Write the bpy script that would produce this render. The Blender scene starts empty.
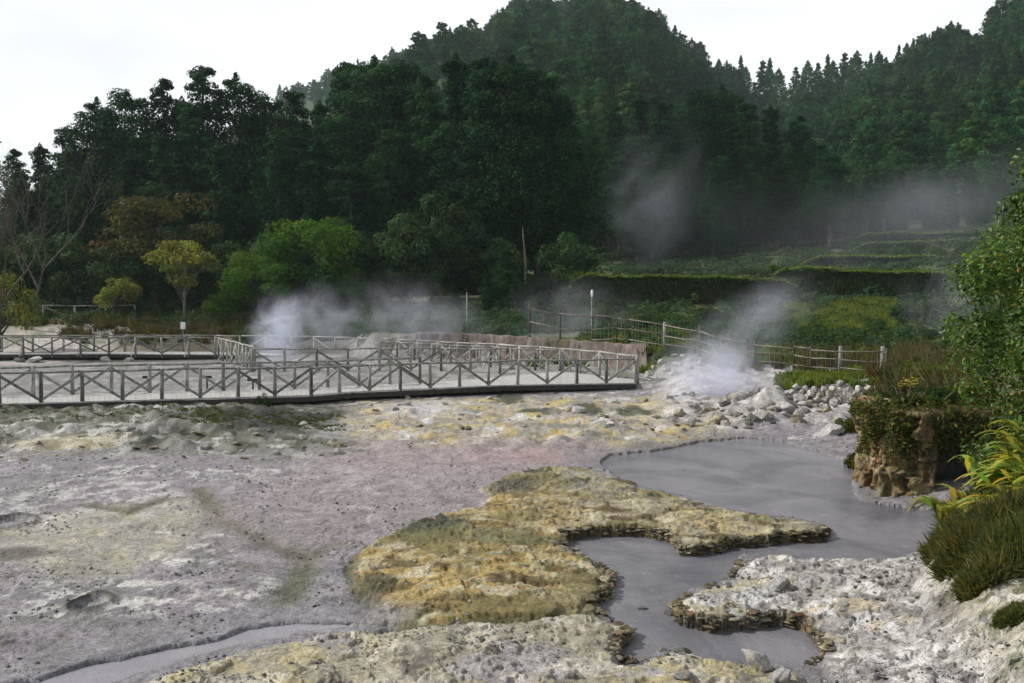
import bpy, math, random
import numpy as np
from mathutils import Vector

random.seed(7)
RNG = np.random.default_rng(7)
SC = bpy.context.scene
COL = SC.collection

# ------------------------------------------------------------------ camera model
F = 995.0
CZ = 4.0
PITCH = math.atan(47.5 / F)
CP, SP = math.cos(PITCH), math.sin(PITCH)

def ray(px, py):
    u = (px - 512) / F; v = (341.5 - py) / F
    return (u, CP + v * SP, -SP + v * CP)

def G(px, py, z=0.0):                 # where the sight line meets the height z
    d = ray(px, py); t = (z - CZ) / d[2]
    return (d[0] * t, d[1] * t)

def at(px, py, Y):                    # the point of the sight line at distance Y
    d = ray(px, py); t = Y / d[1]
    return Vector((d[0] * t, Y, CZ + d[2] * t))

# ------------------------------------------------------------------ noise
def _hash(xi, yi, seed):
    h = (xi.astype(np.int64) * 374761393 + yi.astype(np.int64) * 668265263 + seed * 1442695041) & 0xffffffff
    h = ((h ^ (h >> 13)) * 1274126177) & 0xffffffff
    h = ((h ^ (h >> 16)) * 2246822519) & 0xffffffff
    return (h ^ (h >> 15)) & 0xffffffff

def pn(x, y, seed=0):
    xi = np.floor(x); yi = np.floor(y); fx = x - xi; fy = y - yi
    u = fx * fx * fx * (fx * (fx * 6 - 15) + 10); v = fy * fy * fy * (fy * (fy * 6 - 15) + 10)
    def g(ox, oy):
        a = _hash(xi + ox, yi + oy, seed) * (2 * math.pi / 4294967296.0)
        return np.cos(a) * (fx - ox) + np.sin(a) * (fy - oy)
    a = g(0, 0); b = g(1, 0); c = g(0, 1); d = g(1, 1)
    return (a + (b - a) * u + ((c + (d - c) * u) - (a + (b - a) * u)) * v) * 1.5

def fbm(x, y, octs=4, seed=0, gain=.5):
    s = 0; a = 1.0; t = 0
    for k in range(octs):
        s = s + a * pn(x * 2 ** k + 17.3 * k, y * 2 ** k - 9.1 * k, seed + k); t += a; a *= gain
    return s / t

def sst(e0, e1, x):
    t = np.clip((x - e0) / (e1 - e0), 0, 1)
    return t * t * (3 - 2 * t)

def sdf_poly(x, y, poly):             # + inside, - outside
    P = np.array(poly, float); n = len(P)
    d = np.full(x.shape, 1e18); ins = np.zeros(x.shape, bool)
    for i in range(n):
        ax, ay = P[i]; bx, by = P[(i + 1) % n]
        ex, ey = bx - ax, by - ay
        wx, wy = x - ax, y - ay
        t = np.clip((wx * ex + wy * ey) / (ex * ex + ey * ey + 1e-12), 0, 1)
        d = np.minimum(d, (wx - ex * t) ** 2 + (wy - ey * t) ** 2)
        c = ((ay > y) != (by > y)) & (x < (bx - ax) * (y - ay) / ((by - ay) if by != ay else 1e-12) + ax)
        ins ^= c
    d = np.sqrt(d)
    return np.where(ins, d, -d)

def dist_line(x, y, pts):
    d = np.full(x.shape, 1e18)
    for (ax, ay), (bx, by) in zip(pts[:-1], pts[1:]):
        ex, ey = bx - ax, by - ay
        t = np.clip(((x - ax) * ex + (y - ay) * ey) / (ex * ex + ey * ey + 1e-12), 0, 1)
        d = np.minimum(d, (x - ax - ex * t) ** 2 + (y - ay - ey * t) ** 2)
    return np.sqrt(d)

# ------------------------------------------------------------------ ground plan
POOL_PX = [(612,455),(662,450),(702,442),(742,438),(775,441),(812,450),(857,464),(852,484),(857,500),(902,507),
           (946,512),(950,530),(922,552),(892,560),(852,563),(812,561),(782,558),(745,555),(735,563),(738,574),
           (712,584),(690,592),(673,602),(680,624),(712,631),(750,628),(782,624),(807,633),(822,650),(824,663),
           (800,669),(755,665),(700,657),(662,652),(636,662),(616,660),(629,634),(618,622),(592,609),(609,593),
           (614,574),(590,559),(563,549),(566,540),(597,535),(637,535),(668,540),(682,555),(712,553),(735,547),
           (772,543),(822,539),(828,528),(812,521),(782,517),(737,511),(702,505),(682,496),(642,488),(617,478),
           (609,470),(600,462)]
POOL = [G(a, b, 0.02) for a, b in POOL_PX]
STREAM = [G(a, b, 0.02) for a, b in [(372,624),(330,621),(290,621),(250,627),(215,637),(150,650),(90,662),(40,677),(-60,696),
           (-60,730),(60,706),(120,683),(190,660),(240,647),(300,634),(345,630),(372,629)]]
MOUND = [G(a, b, 0.15) for a, b in [(346,572),(356,556),(385,535),(430,517),(480,511),(492,497),(478,489),(505,477),(540,469),(590,468),
           (625,478),(645,487),(690,498),(740,512),(815,521),(830,528),(822,541),(772,545),(735,549),(682,557),(668,542),
           (637,537),(597,537),(566,542),(592,560),(616,574),(611,592),(592,610),(560,617),(500,624),(430,628),(375,626),
           (352,618),(372,602),(356,590)]]
FORE = [G(a, b, 0.12) for a, b in [(60,740),(130,690),(200,668),(290,641),(345,634),(400,632),(500,627),(560,620),(592,610),(618,622),(629,636),
           (618,662),(636,664),(662,654),(700,659),(755,667),(800,672),(850,740)]]
PROM = [G(a, b, 0.15) for a, b in [(672,602),(690,592),(712,584),(740,573),(737,560),(770,556),(830,561),(892,560),(925,552),(950,535),(1100,560),
           (1100,760),(850,700),(826,665),(822,648),(807,633),(782,624),(740,628),(712,631),(680,624)]]
BANK = [(4.35, 8.6), (4.6, 9.8), (4.85, 11), (5.15, 12.3), (5.9, 13.6), (7.2, 15.5), (9, 17.5), (30, 17), (30, 4), (4.2, 4)]
VEINS = [[G(a, b, .1) for a, b in l] for l in
         ([(200,490),(225,520),(265,542),(308,556),(304,575),(285,600)], [(308,556),(335,545),(352,541)],
          [(90,505),(130,512),(160,500)])]
POTS = [(G(8, 524, .1), .42, .07), (G(90, 607, .1), .25, .06)]

AC = [-700,-200, 0, 200, 340, 500, 640, 700, 800, 880, 1000, 1250, 1800]
DR = [4, 24, 28, 32, 36, 40, 44, 48, 52, 58, 62, 68, 75, 90, 110, 140]
TB = np.array([
 [.12]*13,
 [.12]*9+[.14,.5,1.0,1.4],
 [.3,.3,.22,.25,.12,.1,.1,.1,.14,.3,1.1,1.2,1.4],
 [.3,.3,.28,.3,.1,.08,.1,.25,.35,.6,1.3,1.4,1.6],
 [.15,.15,.15,.1,.1,.08,.1,.4,.62,.9,1.4,1.6,1.8],
 [.1,.1,.1,.1,.1,.1,.2,.8,.9,1.1,1.5,1.8,2],
 [.15,.15,.15,.15,.2,.2,1.0,1.3,1.2,1.3,1.7,2,2.2],
 [.2,.2,.2,.2,.3,.4,1.6,1.6,1.5,1.5,1.9,2.2,2.4],
 [.2,.2,.2,.2,.35,.7,1.8,1.8,1.8,1.8,2.1,2.4,2.6],
 [0,0,0,.1,.6,1.6,2.1,2.0,2.1,2.1,2.4,2.7,3],
 [.2,.2,.2,.3,1.2,2.0,2.3,2.3,2.3,2.3,2.7,3,3.4],
 [1.7,1.7,1.6,1.3,2.0,2.4,2.8,2.8,3,3.1,3.5,4,4.5],
 [2.6,2.6,2.6,2.3,2.8,3.2,3.5,3.8,4.2,4.3,5,5.5,6],
 [3.2,3.2,3.2,3.3,3.8,4.4,4.8,5.5,6.2,6.6,7.2,8,9],
 [4.5,4.5,4.5,5.5,6.5,7,7.5,8,9,9.6,10.2,11,12],
 [6,6,7,10,12,14,14,12,13,14,15,17,19]], float)
RA = [-900,-300,0,100,200,260,300,340,380,420,480,530,600,640,680,710,740,770,830,860,900,940,980,1024,1150,1300,1900]
RY = [215,205,200,180,132,100,86,76,70,52,25,-2,-6,18,46,66,86,97,93,79,60,39,18,-8,-60,-70,-40]
RD = [600,600,650,700,700,700,700,660,580,520,490,480,480,480,480,480,480,470,450,430,412,402,396,390,370,350,330]

def hermite_rows(D):
    i = np.clip(np.searchsorted(DR, D, side='right') - 1, 0, len(DR) - 2)
    d0 = np.array(DR, float)[i]; d1 = np.array(DR, float)[i + 1]
    t = np.clip((D - d0) / (d1 - d0), 0, 1)
    return i, t

def wall_D(a):
    return np.interp(a, [360, 480, 560, 640, 655], [57, 54, 50.5, 46.5, 45.5])

def H(x, y, fine=True):
    x = np.asarray(x, float); y = np.asarray(y, float)
    D = np.maximum(y, 4.0)
    a = 512 + F * x / D
    i, t = hermite_rows(np.minimum(D, 140))
    j = np.clip(np.searchsorted(AC, a, side='right') - 1, 0, len(AC) - 2)
    aa = np.array(AC, float); s = np.clip((a - aa[j]) / (aa[j + 1] - aa[j]), 0, 1); s = s * s * (3 - 2 * s)
    z0 = TB[i, j] * (1 - s) + TB[i, j + 1] * s; z1 = TB[i + 1, j] * (1 - s) + TB[i + 1, j + 1] * s
    z = z0 * (1 - t) + z1 * t
    # cut bank behind the far walkway
    m = sst(350, 375, a) * (1 - sst(648, 665, a))
    dw = wall_D(a)
    front = np.minimum(z, .35 + .012 * (D - 40)); back = np.maximum(z, 1.75 - .002 * np.abs(a - 375))
    zz = front + (back - front) * sst(-.1, .15, D - dw)
    nearwall = m * (1 - sst(8, 20, np.abs(D - dw)))
    z = z + (zz - z) * nearwall
    m = sst(786, 800, a) * (1 - sst(884, 900, a)); zz = np.where(D < 34.75, np.minimum(z, .20), np.maximum(z, .78)); zf = np.minimum(z, .20); zb = np.maximum(z, .80)
    zz = zf + (zb - zf) * sst(-.12, .12, D - 34.8)
    z = z + (zz - z) * m * sst(26, 30, D) * (1 - sst(38, 42, D))
    # hills
    yr = np.interp(a, RA, RY); dr = np.interp(a, RA, RD)
    zr = CZ + (294 - yr) * dr / F - 9 + 7 * pn(a / 45.0, dr * 0 + 3.3, 5)
    p = np.interp(a, [200, 340, 480, 600, 700, 780, 860, 1000, 1200], [1.6, 1.3, 1.0, .9, 1.15, 1.7, 1.2, 1.0, 1.0])
    tt = np.clip((D - 140) / (dr - 140), 0, 1)
    zh = z + (zr - z) * tt ** p
    spur = fbm(x / 75.0, y / 120.0, 3, 11) * 22 * np.sin(np.pi * np.clip(tt, 0, 1)) ** 1.2
    zh = zh + spur
    over = np.clip((D - dr) / 260.0, 0, 3)
    zh = zh * (1 - sst(0, 1.6, over)) 
    z = np.where(D > 140, zh, z)
    z = z + sst(45, 80, D) * .35 * fbm(x / 6.0, y / 6.0, 2, 21)
    near = (D < 46)
    if near.any():
        X = x[near] if x.ndim else x; Y = y[near] if y.ndim else y
        Z = z[near] if z.ndim else z
        X = np.atleast_1d(X); Y = np.atleast_1d(Y); Z = np.atleast_1d(Z).copy()
        aN = 512 + F * X / np.maximum(Y, 4)
        jx = X + .12 * fbm(X * 1.9, Y * 1.9, 5, 31, .66) + .02 * fbm(X * 9, Y * 7, 3, 33, .6); jy = Y + .26 * fbm(X * 1.9, Y * 1.5, 5, 37, .66) + .03 * fbm(X * 9, Y * 6, 3, 39, .6)
        # general lumps
        Z += .035 * fbm(X * .5, Y * .5, 3, 41) + .010 * (fbm(X * 2.5, Y * 2.5, 3, 43))
        # lumpy bank below the near walkway and the yellow heaps
        lump = np.abs(fbm(X * .55, Y * .45, 4, 47)) 
        wl = sst(22.5, 26.5, Y) * (1 - sst(33, 36, Y))
        Z += wl * (.55 * lump * sst(380, 250, aN) + .42 * lump * sst(330, 420, aN) - .04)
        sp_ = sdf_poly(jx, jy, POOL); ss_ = sdf_poly(X + .03 * fbm(X * 2, Y * 2, 3, 71), Y + .1 * fbm(X * 2, Y * 2, 3, 73), STREAM)
        Z = .035 + (Z - .035) * (.12 + .88 * sst(-.05, 1.5, -sp_)) * (.12 + .88 * sst(-.05, 1.3, -ss_))
        # low crust plates on the flat
        pl = fbm(X * .9, Y * .8, 5, 51, .62)
        Z += .022 * sst(.06, .12, pl) * sst(.3, 1.2, -sp_) * sst(.3, 1.0, -ss_)
        # mounds
        for poly, h, w in ((MOUND, .05, .05), (FORE, .05, .05), (PROM, .075, .05)):
            s_ = sdf_poly(jx, jy, poly)
            Z += sst(-.03, w, s_) * h + .05 * sst(.12, .17, s_ + .2 * fbm(X * 1.5, Y * 1.5, 4, 57)) + sst(.0, 1.4, s_) * h * .7 * (1 + 1.1 * fbm(X * 1.3, Y * 1.3, 3, 53))
            Z += sst(.0, .3, s_) * ((.055 if poly is PROM else .06) * np.abs(fbm(X * 2.0, Y * 1.6, 5, 59, .6)) - .015 + .035 * sst(.0, .07, fbm(X * 1.7, Y * 1.5, 5, 60, .62)))
        # hollow between the two mounds
        # raised block and bank at the right
        s_ = sdf_poly(jx, jy, [(8.1, 20.4), (9.9, 20.6), (14, 17), (40, 17), (40, 44), (14.2, 37), (11.6, 31), (8.7, 24)])
        Z = np.maximum(Z, Z + sst(-.2, .7, s_) * np.clip(1.45 - Z, 0, 2))
        bx = sdf_poly(jx, jy, BANK)
        Z += sst(-.25, .45, bx) * .45 + sst(.2, 1.6, bx) * .55
        # streams and veins
        for ln in VEINS:
            Z -= .03 * np.exp(-(dist_line(X, Y, ln) / .25) ** 2)
        for (c, r, dp) in POTS:
            rr = np.hypot(X - c[0], (Y - c[1]) * .75) + .16 * r * fbm(X * 4, Y * 4, 4, 61)
            Z += .055 * np.exp(-((rr - r) / .06) ** 2) - dp * (1 - sst(r * .75, r, rr))
        Z = np.maximum(Z, .045 + .02 * fbm(X * 3, Y * 3, 2, 67))
        s_ = sp_
        depth = sst(-.03, .06, s_)
        Z = Z * (1 - depth) - .35 * depth
        s_ = ss_
        depth = sst(.02, .16, s_)
        Z = Z * (1 - depth) - .12 * depth
        if z.ndim: z[near] = Z
        else: z = Z[0]
    return z

def hz(x, y):
    return float(H(np.array([x], float), np.array([y], float))[0])

# ------------------------------------------------------------------ mesh helpers
def build_mesh(name, V, Fq, mat=None, col=None, smooth=False, attrs=None):
    """V (n,3); Fq list of (m,k) face arrays."""
    V = np.asarray(V, np.float32)
    if not isinstance(Fq, list) or not hasattr(Fq[0], 'shape') or Fq[0].ndim == 1: Fq = [np.asarray(Fq)]
    Fq = [np.asarray(f, np.int32) for f in Fq if len(f)]
    me = bpy.data.meshes.new(name)
    me.vertices.add(len(V)); me.vertices.foreach_set('co', V.ravel())
    loops = np.concatenate([f.ravel() for f in Fq])
    counts = np.concatenate([np.full(len(f), f.shape[1], np.int32) for f in Fq])
    starts = np.concatenate([[0], np.cumsum(counts)[:-1]]).astype(np.int32)
    me.loops.add(len(loops)); me.loops.foreach_set('vertex_index', loops)
    me.polygons.add(len(counts)); me.polygons.foreach_set('loop_start', starts)
    me.polygons.foreach_set('loop_total', counts)
    me.update(calc_edges=True)
    me.polygons.foreach_set('use_smooth', np.full(len(counts), smooth, bool))
    if col is not None:
        at_ = me.attributes.new('tint', 'FLOAT_COLOR', 'POINT')
        c = np.ones((len(V), 4), np.float32); c[:, :3] = col
        at_.data.foreach_set('color', c.ravel())
    if attrs:
        for k, v in attrs.items():
            at_ = me.attributes.new(k, 'FLOAT', 'POINT'); at_.data.foreach_set('value', np.asarray(v, np.float32))
    if mat: me.materials.append(mat)
    return me

class MB:
    def __init__(s): s.V = []; s.Q = []; s.T = []; s.C = []; s.n = 0
    def add(s, V, Q=None, T=None, c=(1, 1, 1)):
        V = np.asarray(V, float).reshape(-1, 3)
        if Q is not None and len(Q): s.Q.append(np.asarray(Q) + s.n)
        if T is not None and len(T): s.T.append(np.asarray(T) + s.n)
        cc = np.asarray(c, float)
        s.C.append(np.tile(cc, (len(V), 1)) if cc.ndim == 1 else cc)
        s.V.append(V); s.n += len(V)
    def box(s, c, size, rot=0.0, c_=(1, 1, 1)):
        sx, sy, sz = [k / 2 for k in size]
        v = np.array([(i, j, k) for i in (-sx, sx) for j in (-sy, sy) for k in (-sz, sz)])
        ca, sa = math.cos(rot), math.sin(rot)
        v = np.c_[v[:, 0] * ca - v[:, 1] * sa, v[:, 0] * sa + v[:, 1] * ca, v[:, 2]] + np.array(c)
        s.add(v, Q=[(0, 1, 3, 2), (4, 6, 7, 5), (0, 4, 5, 1), (2, 3, 7, 6), (0, 2, 6, 4), (1, 5, 7, 3)], c=c_)
    def bar(s, p, q, w, h, c_=(1, 1, 1)):       # a squared timber from p to q
        p = Vector(p); q = Vector(q); d = (q - p).normalized()
        up = Vector((0, 0, 1)) if abs(d.z) < .95 else Vector((0, 1, 0))
        r = d.cross(up).normalized(); u = r.cross(d).normalized()
        v = []
        for e in (p, q):
            for a_, b_ in ((-1, -1), (1, -1), (1, 1), (-1, 1)):
                v.append(e + r * a_ * w / 2 + u * b_ * h / 2)
        s.add([tuple(k) for k in v], Q=[(0, 3, 2, 1), (4, 5, 6, 7), (0, 1, 5, 4), (1, 2, 6, 5), (2, 3, 7, 6), (3, 0, 4, 7)], c=c_)
    def tube(s, pts, rad, n=7, c_=(1, 1, 1), cap=True):
        pts = [Vector(p) for p in pts]; m = len(pts)
        if not hasattr(rad, '__len__'): rad = [rad] * m
        V = []; ref = Vector((.31, .17, .93))
        for i, p in enumerate(pts):
            d = (pts[min(i + 1, m - 1)] - pts[max(i - 1, 0)])
            d = d.normalized() if d.length > 1e-9 else Vector((0, 0, 1))
            a_ = d.cross(ref)
            if a_.length < .05: a_ = d.cross(Vector((1, 0, 0)))
            a_.normalize(); b_ = d.cross(a_)
            for k in range(n):
                t = 2 * math.pi * k / n
                V.append(tuple(p + (a_ * math.cos(t) + b_ * math.sin(t)) * rad[i]))
        Q = [(i * n + k, i * n + (k + 1) % n, (i + 1) * n + (k + 1) % n, (i + 1) * n + k) for i in range(m - 1) for k in range(n)]
        T = []
        if cap:
            V.append(tuple(pts[0])); V.append(tuple(pts[-1]))
            T = [(m * n, (k + 1) % n, k) for k in range(n)] + [(m * n + 1, (m - 1) * n + k, (m - 1) * n + (k + 1) % n) for k in range(n)]
        s.add(V, Q, T, c_)
    def build(s, name, mat, parent=None, smooth=False, off=None):
        V = np.concatenate(s.V)
        if off is not None: V = V - np.array(off)
        f = []
        if s.Q: f.append(np.concatenate(s.Q))
        if s.T: f.append(np.concatenate(s.T))
        me = build_mesh(name, V, f, mat, np.concatenate(s.C), smooth)
        return link(name, me, parent)
    def mesh(s, name, mat, smooth=False):
        f = []
        if s.Q: f.append(np.concatenate(s.Q))
        if s.T: f.append(np.concatenate(s.T))
        return build_mesh(name, np.concatenate(s.V), f, mat, np.concatenate(s.C), smooth)

def link(name, me, parent=None):
    o = bpy.data.objects.new(name, me); COL.objects.link(o)
    if parent is not None: o.parent = parent
    return o

def tag(o, label=None, cat=None, group=None, kind=None):
    for k, v in (('label', label), ('category', cat), ('group', group), ('kind', kind)):
        if v: o[k] = v
    return o

def empty(name, loc, label, cat, group=None, rz=0.0, sc=1.0):
    o = bpy.data.objects.new(name, None); COL.objects.link(o)
    o.location = loc; o.rotation_euler = (0, 0, rz); o.scale = (sc,) * 3
    o.empty_display_size = .3
    return tag(o, label, cat, group)

# ------------------------------------------------------------------ materials
def new_mat(name):
    m = bpy.data.materials.new(name); m.use_nodes = True
    nt = m.node_tree; nt.nodes.clear()
    out = nt.nodes.new('ShaderNodeOutputMaterial')
    return m, nt, out

def N(nt, t, **kw):
    n = nt.nodes.new(t)
    for k, v in kw.items():
        if k.startswith('i_'):
            key = k[2:]
            key = int(key) if key.isdigit() else key.replace('_', ' ')
            n.inputs[key].default_value = v
        else: setattr(n, k, v)
    return n

def L(nt, a, b): nt.links.new(a, b)

def math_n(nt, op, a, b=None, clamp=False):
    n = nt.nodes.new('ShaderNodeMath'); n.operation = op; n.use_clamp = clamp
    for i, v in enumerate((a, b)):
        if v is None: continue
        if isinstance(v, (int, float)): n.inputs[i].default_value = v
        else: L(nt, v, n.inputs[i])
    return n.outputs[0]

def mixc(nt, fac, a, b, mode='MIX'):
    n = nt.nodes.new('ShaderNodeMix'); n.data_type = 'RGBA'; n.blend_type = mode
    for s_, v in ((0, fac), (6, a), (7, b)):
        if isinstance(v, (int, float)): n.inputs[s_].default_value = v
        elif isinstance(v, tuple): n.inputs[s_].default_value = (*v, 1)
        else: L(nt, v, n.inputs[s_])
    return n.outputs[2]

def ramp(nt, fac, stops):
    n = nt.nodes.new('ShaderNodeValToRGB')
    while len(n.color_ramp.elements) < len(stops): n.color_ramp.elements.new(.5)
    for e, (p, c) in zip(n.color_ramp.elements, stops):
        e.position = p; e.color = (*c, 1) if isinstance(c, tuple) else (c, c, c, 1)
    L(nt, fac, n.inputs[0]); return n.outputs[0]

def noise(nt, vec, scale, detail=4, rough=.55, dist=0.0):
    n = N(nt, 'ShaderNodeTexNoise'); n.inputs['Scale'].default_value = scale
    n.inputs['Detail'].default_value = detail; n.inputs['Roughness'].default_value = rough
    n.inputs['Distortion'].default_value = dist
    if vec is not None: L(nt, vec, n.inputs['Vector'])
    return n.outputs['Fac']

def bump(nt, h, strength, dist, prev=None):
    n = N(nt, 'ShaderNodeBump'); n.inputs['Strength'].default_value = strength; n.inputs['Distance'].default_value = dist
    L(nt, h, n.inputs['Height'])
    if prev is not None: L(nt, prev, n.inputs['Normal'])
    return n.outputs['Normal']

def leaf_mat(name, base, trans=.35, var=.35, hue=None, rough=.6, spec=.04):
    """foliage: the tint attribute varies each leaf, the object's random number each plant"""
    m, nt, out = new_mat(name)
    tint = N(nt, 'ShaderNodeAttribute', attribute_name='tint')
    info = N(nt, 'ShaderNodeObjectInfo')
    c = mixc(nt, 1.0, base, tint.outputs['Color'], 'MULTIPLY')
    v = N(nt, 'ShaderNodeMapRange'); L(nt, info.outputs['Random'], v.inputs['Value'])
    v.inputs['To Min'].default_value = 1 - var; v.inputs['To Max'].default_value = 1 + var
    hsv = N(nt, 'ShaderNodeHueSaturation'); L(nt, c, hsv.inputs['Color']); L(nt, v.outputs[0], hsv.inputs['Value'])
    h2 = math_n(nt, 'FRACT', math_n(nt, 'MULTIPLY', info.outputs['Random'], 7.31))
    hv = N(nt, 'ShaderNodeMapRange'); L(nt, h2, hv.inputs['Value'])
    hv.inputs['To Min'].default_value = .5 - (hue or .02); hv.inputs['To Max'].default_value = .5 + (hue or .02)
    L(nt, hv.outputs[0], hsv.inputs['Hue'])
    bs = N(nt, 'ShaderNodeBsdfPrincipled'); bs.inputs['Roughness'].default_value = rough
    bs.inputs['Specular IOR Level'].default_value = spec
    L(nt, hsv.outputs[0], bs.inputs['Base Color'])
    tr = N(nt, 'ShaderNodeBsdfTranslucent')
    L(nt, mixc(nt, 1.0, hsv.outputs[0], (1.25, 1.3, .6), 'MULTIPLY'), tr.inputs['Color'])
    mx = N(nt, 'ShaderNodeMixShader'); mx.inputs[0].default_value = trans
    L(nt, bs.outputs[0], mx.inputs[1]); L(nt, tr.outputs[0], mx.inputs[2])
    L(nt, mx.outputs[0], out.inputs['Surface'])
    return m

def solid_mat(name, c1, c2, scale=3, rough=.85, bs_=.4, bd=.02, stretch=(1, 1, 1), detail=6, metallic=0, use_tint=True, third=None):
    m, nt, out = new_mat(name)
    tc = N(nt, 'ShaderNodeTexCoord'); mp = N(nt, 'ShaderNodeMapping'); mp.inputs['Scale'].default_value = stretch
    L(nt, tc.outputs['Object'], mp.inputs['Vector'])
    n1 = noise(nt, mp.outputs[0], scale, detail, .62)
    c = ramp(nt, n1, [(.3, c1), (.68, c2)])
    if third:
        n3 = noise(nt, mp.outputs[0], scale * .37, 5, .6, .6)
        c = mixc(nt, ramp(nt, n3, [(.48, 0.0), (.62, 1.0)]), c, third)
    if use_tint:
        tint = N(nt, 'ShaderNodeAttribute', attribute_name='tint')
        c = mixc(nt, 1.0, c, tint.outputs['Color'], 'MULTIPLY')
    b = N(nt, 'ShaderNodeBsdfPrincipled'); b.inputs['Roughness'].default_value = rough
    b.inputs['Metallic'].default_value = metallic; b.inputs['Specular IOR Level'].default_value = .3
    L(nt, c, b.inputs['Base Color'])
    n2 = noise(nt, mp.outputs[0], scale * 4, 5, .6)
    h = math_n(nt, 'ADD', n1, math_n(nt, 'MULTIPLY', n2, .4))
    L(nt, bump(nt, h, bs_, bd), b.inputs['Normal'])
    L(nt, b.outputs[0], out.inputs['Surface'])
    return m

M = {}
M['conifer'] = leaf_mat('conifer_needles', (.011, .042, .011), .2, .35, .02)
M['hill_leaf'] = leaf_mat('hillside_leaves', (.026, .074, .020), .25, .5, .035)
M['broad'] = leaf_mat('bright_green_leaves', (.066, .135, .020), .45, .12, .01)
M['yellowtree'] = leaf_mat('yellow_green_leaves', (.15, .18, .045), .45, .12, .01)
M['autumn'] = leaf_mat('autumn_leaves', (.052, .050, .018), .35, .2, .02)
M['under'] = leaf_mat('undergrowth_leaves', (.036, .062, .020), .25, .35, .03)
M['brownbush'] = leaf_mat('brown_brush', (.085, .070, .034), .3, .3, .03)
M['camellia'] = leaf_mat('glossy_shrub_leaves', (.070, .120, .020), .3, .15, .01, .4, .25)
M['ginger'] = leaf_mat('ginger_leaves', (.28, .29, .045), .45, .15, .015, .45, .2)
M['heather'] = leaf_mat('heather_blades', (.070, .082, .032), .3, .25, .02)
M['hedge'] = leaf_mat('hedge_leaves', (.030, .062, .018), .3, .15, .02)
M['grass'] = leaf_mat('meadow_grass', (.115, .165, .035), .35, .2, .02)
M['bark'] = solid_mat('bark', (.04, .034, .028), (.11, .10, .085), 6, .9, .6, .03, (1, 1, .25))
M['palebark'] = solid_mat('pale_bark', (.10, .095, .085), (.22, .21, .19), 6, .9, .5, .03, (1, 1, .25))
M['wood'] = solid_mat('weathered_wood', (.085, .084, .078), (.30, .295, .275), 9, .85, .5, .01, (1, 1, .3))
M['palewood'] = solid_mat('pale_bleached_wood', (.16, .155, .14), (.42, .41, .38), 9, .85, .5, .01, (1, 1, .3))
M['deck'] = solid_mat('deck_planks', (.27, .265, .26), (.46, .455, .445), 5, .85, .4, .01)
M['darkwood'] = solid_mat('dark_timber', (.02, .02, .018), (.06, .055, .05), 7, .9, .5, .01)
M['rock'] = solid_mat('bleached_rock', (.22, .215, .21), (.58, .57, .56), 3.2, .9, .9, .05, third=(.34, .31, .24))
M['yrock'] = solid_mat('sulphur_rock', (.22, .19, .12), (.46, .42, .32), 3.2, .9, .9, .05, third=(.15, .12, .06))
M['darkrock'] = solid_mat('dark_rock', (.07, .068, .06), (.24, .23, .21), 3.2, .9, .9, .05)
M['metal'] = solid_mat('grey_metal', (.10, .10, .10), (.18, .18, .18), 5, .5, .1, .005, metallic=.4)
M['white'] = solid_mat('white_paint', (.68, .68, .68), (.80, .80, .80), 5, .5, .1, .002)
M['wire'] = solid_mat('galvanised_wire', (.20, .20, .20), (.30, .30, .29), 5, .5, .1, .002, metallic=.5)

# ------------------------------------------------------------------ ground sheet
def px_blob(px, py, rx, ry, z=.1):
    cx, cy = G(px, py, z)
    return cx, cy, rx * cy / F, ry * cy * cy / (F * (CZ - z))

def blob(X, Y, px, py, rx, ry, soft=.45, seed=0, z=.1):
    cx, cy, ax, ay = px_blob(px, py, rx, ry, z)
    d = np.sqrt(((X - cx) / ax) ** 2 + ((Y - cy) / ay) ** 2)
    d = d + .55 * fbm(X * 1.1 / max(ax, .4), Y * 1.1 / max(ay, .4) , 4, 100 + seed, .6)
    return 1 - sst(1 - soft, 1 + soft * .3, d)

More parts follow.
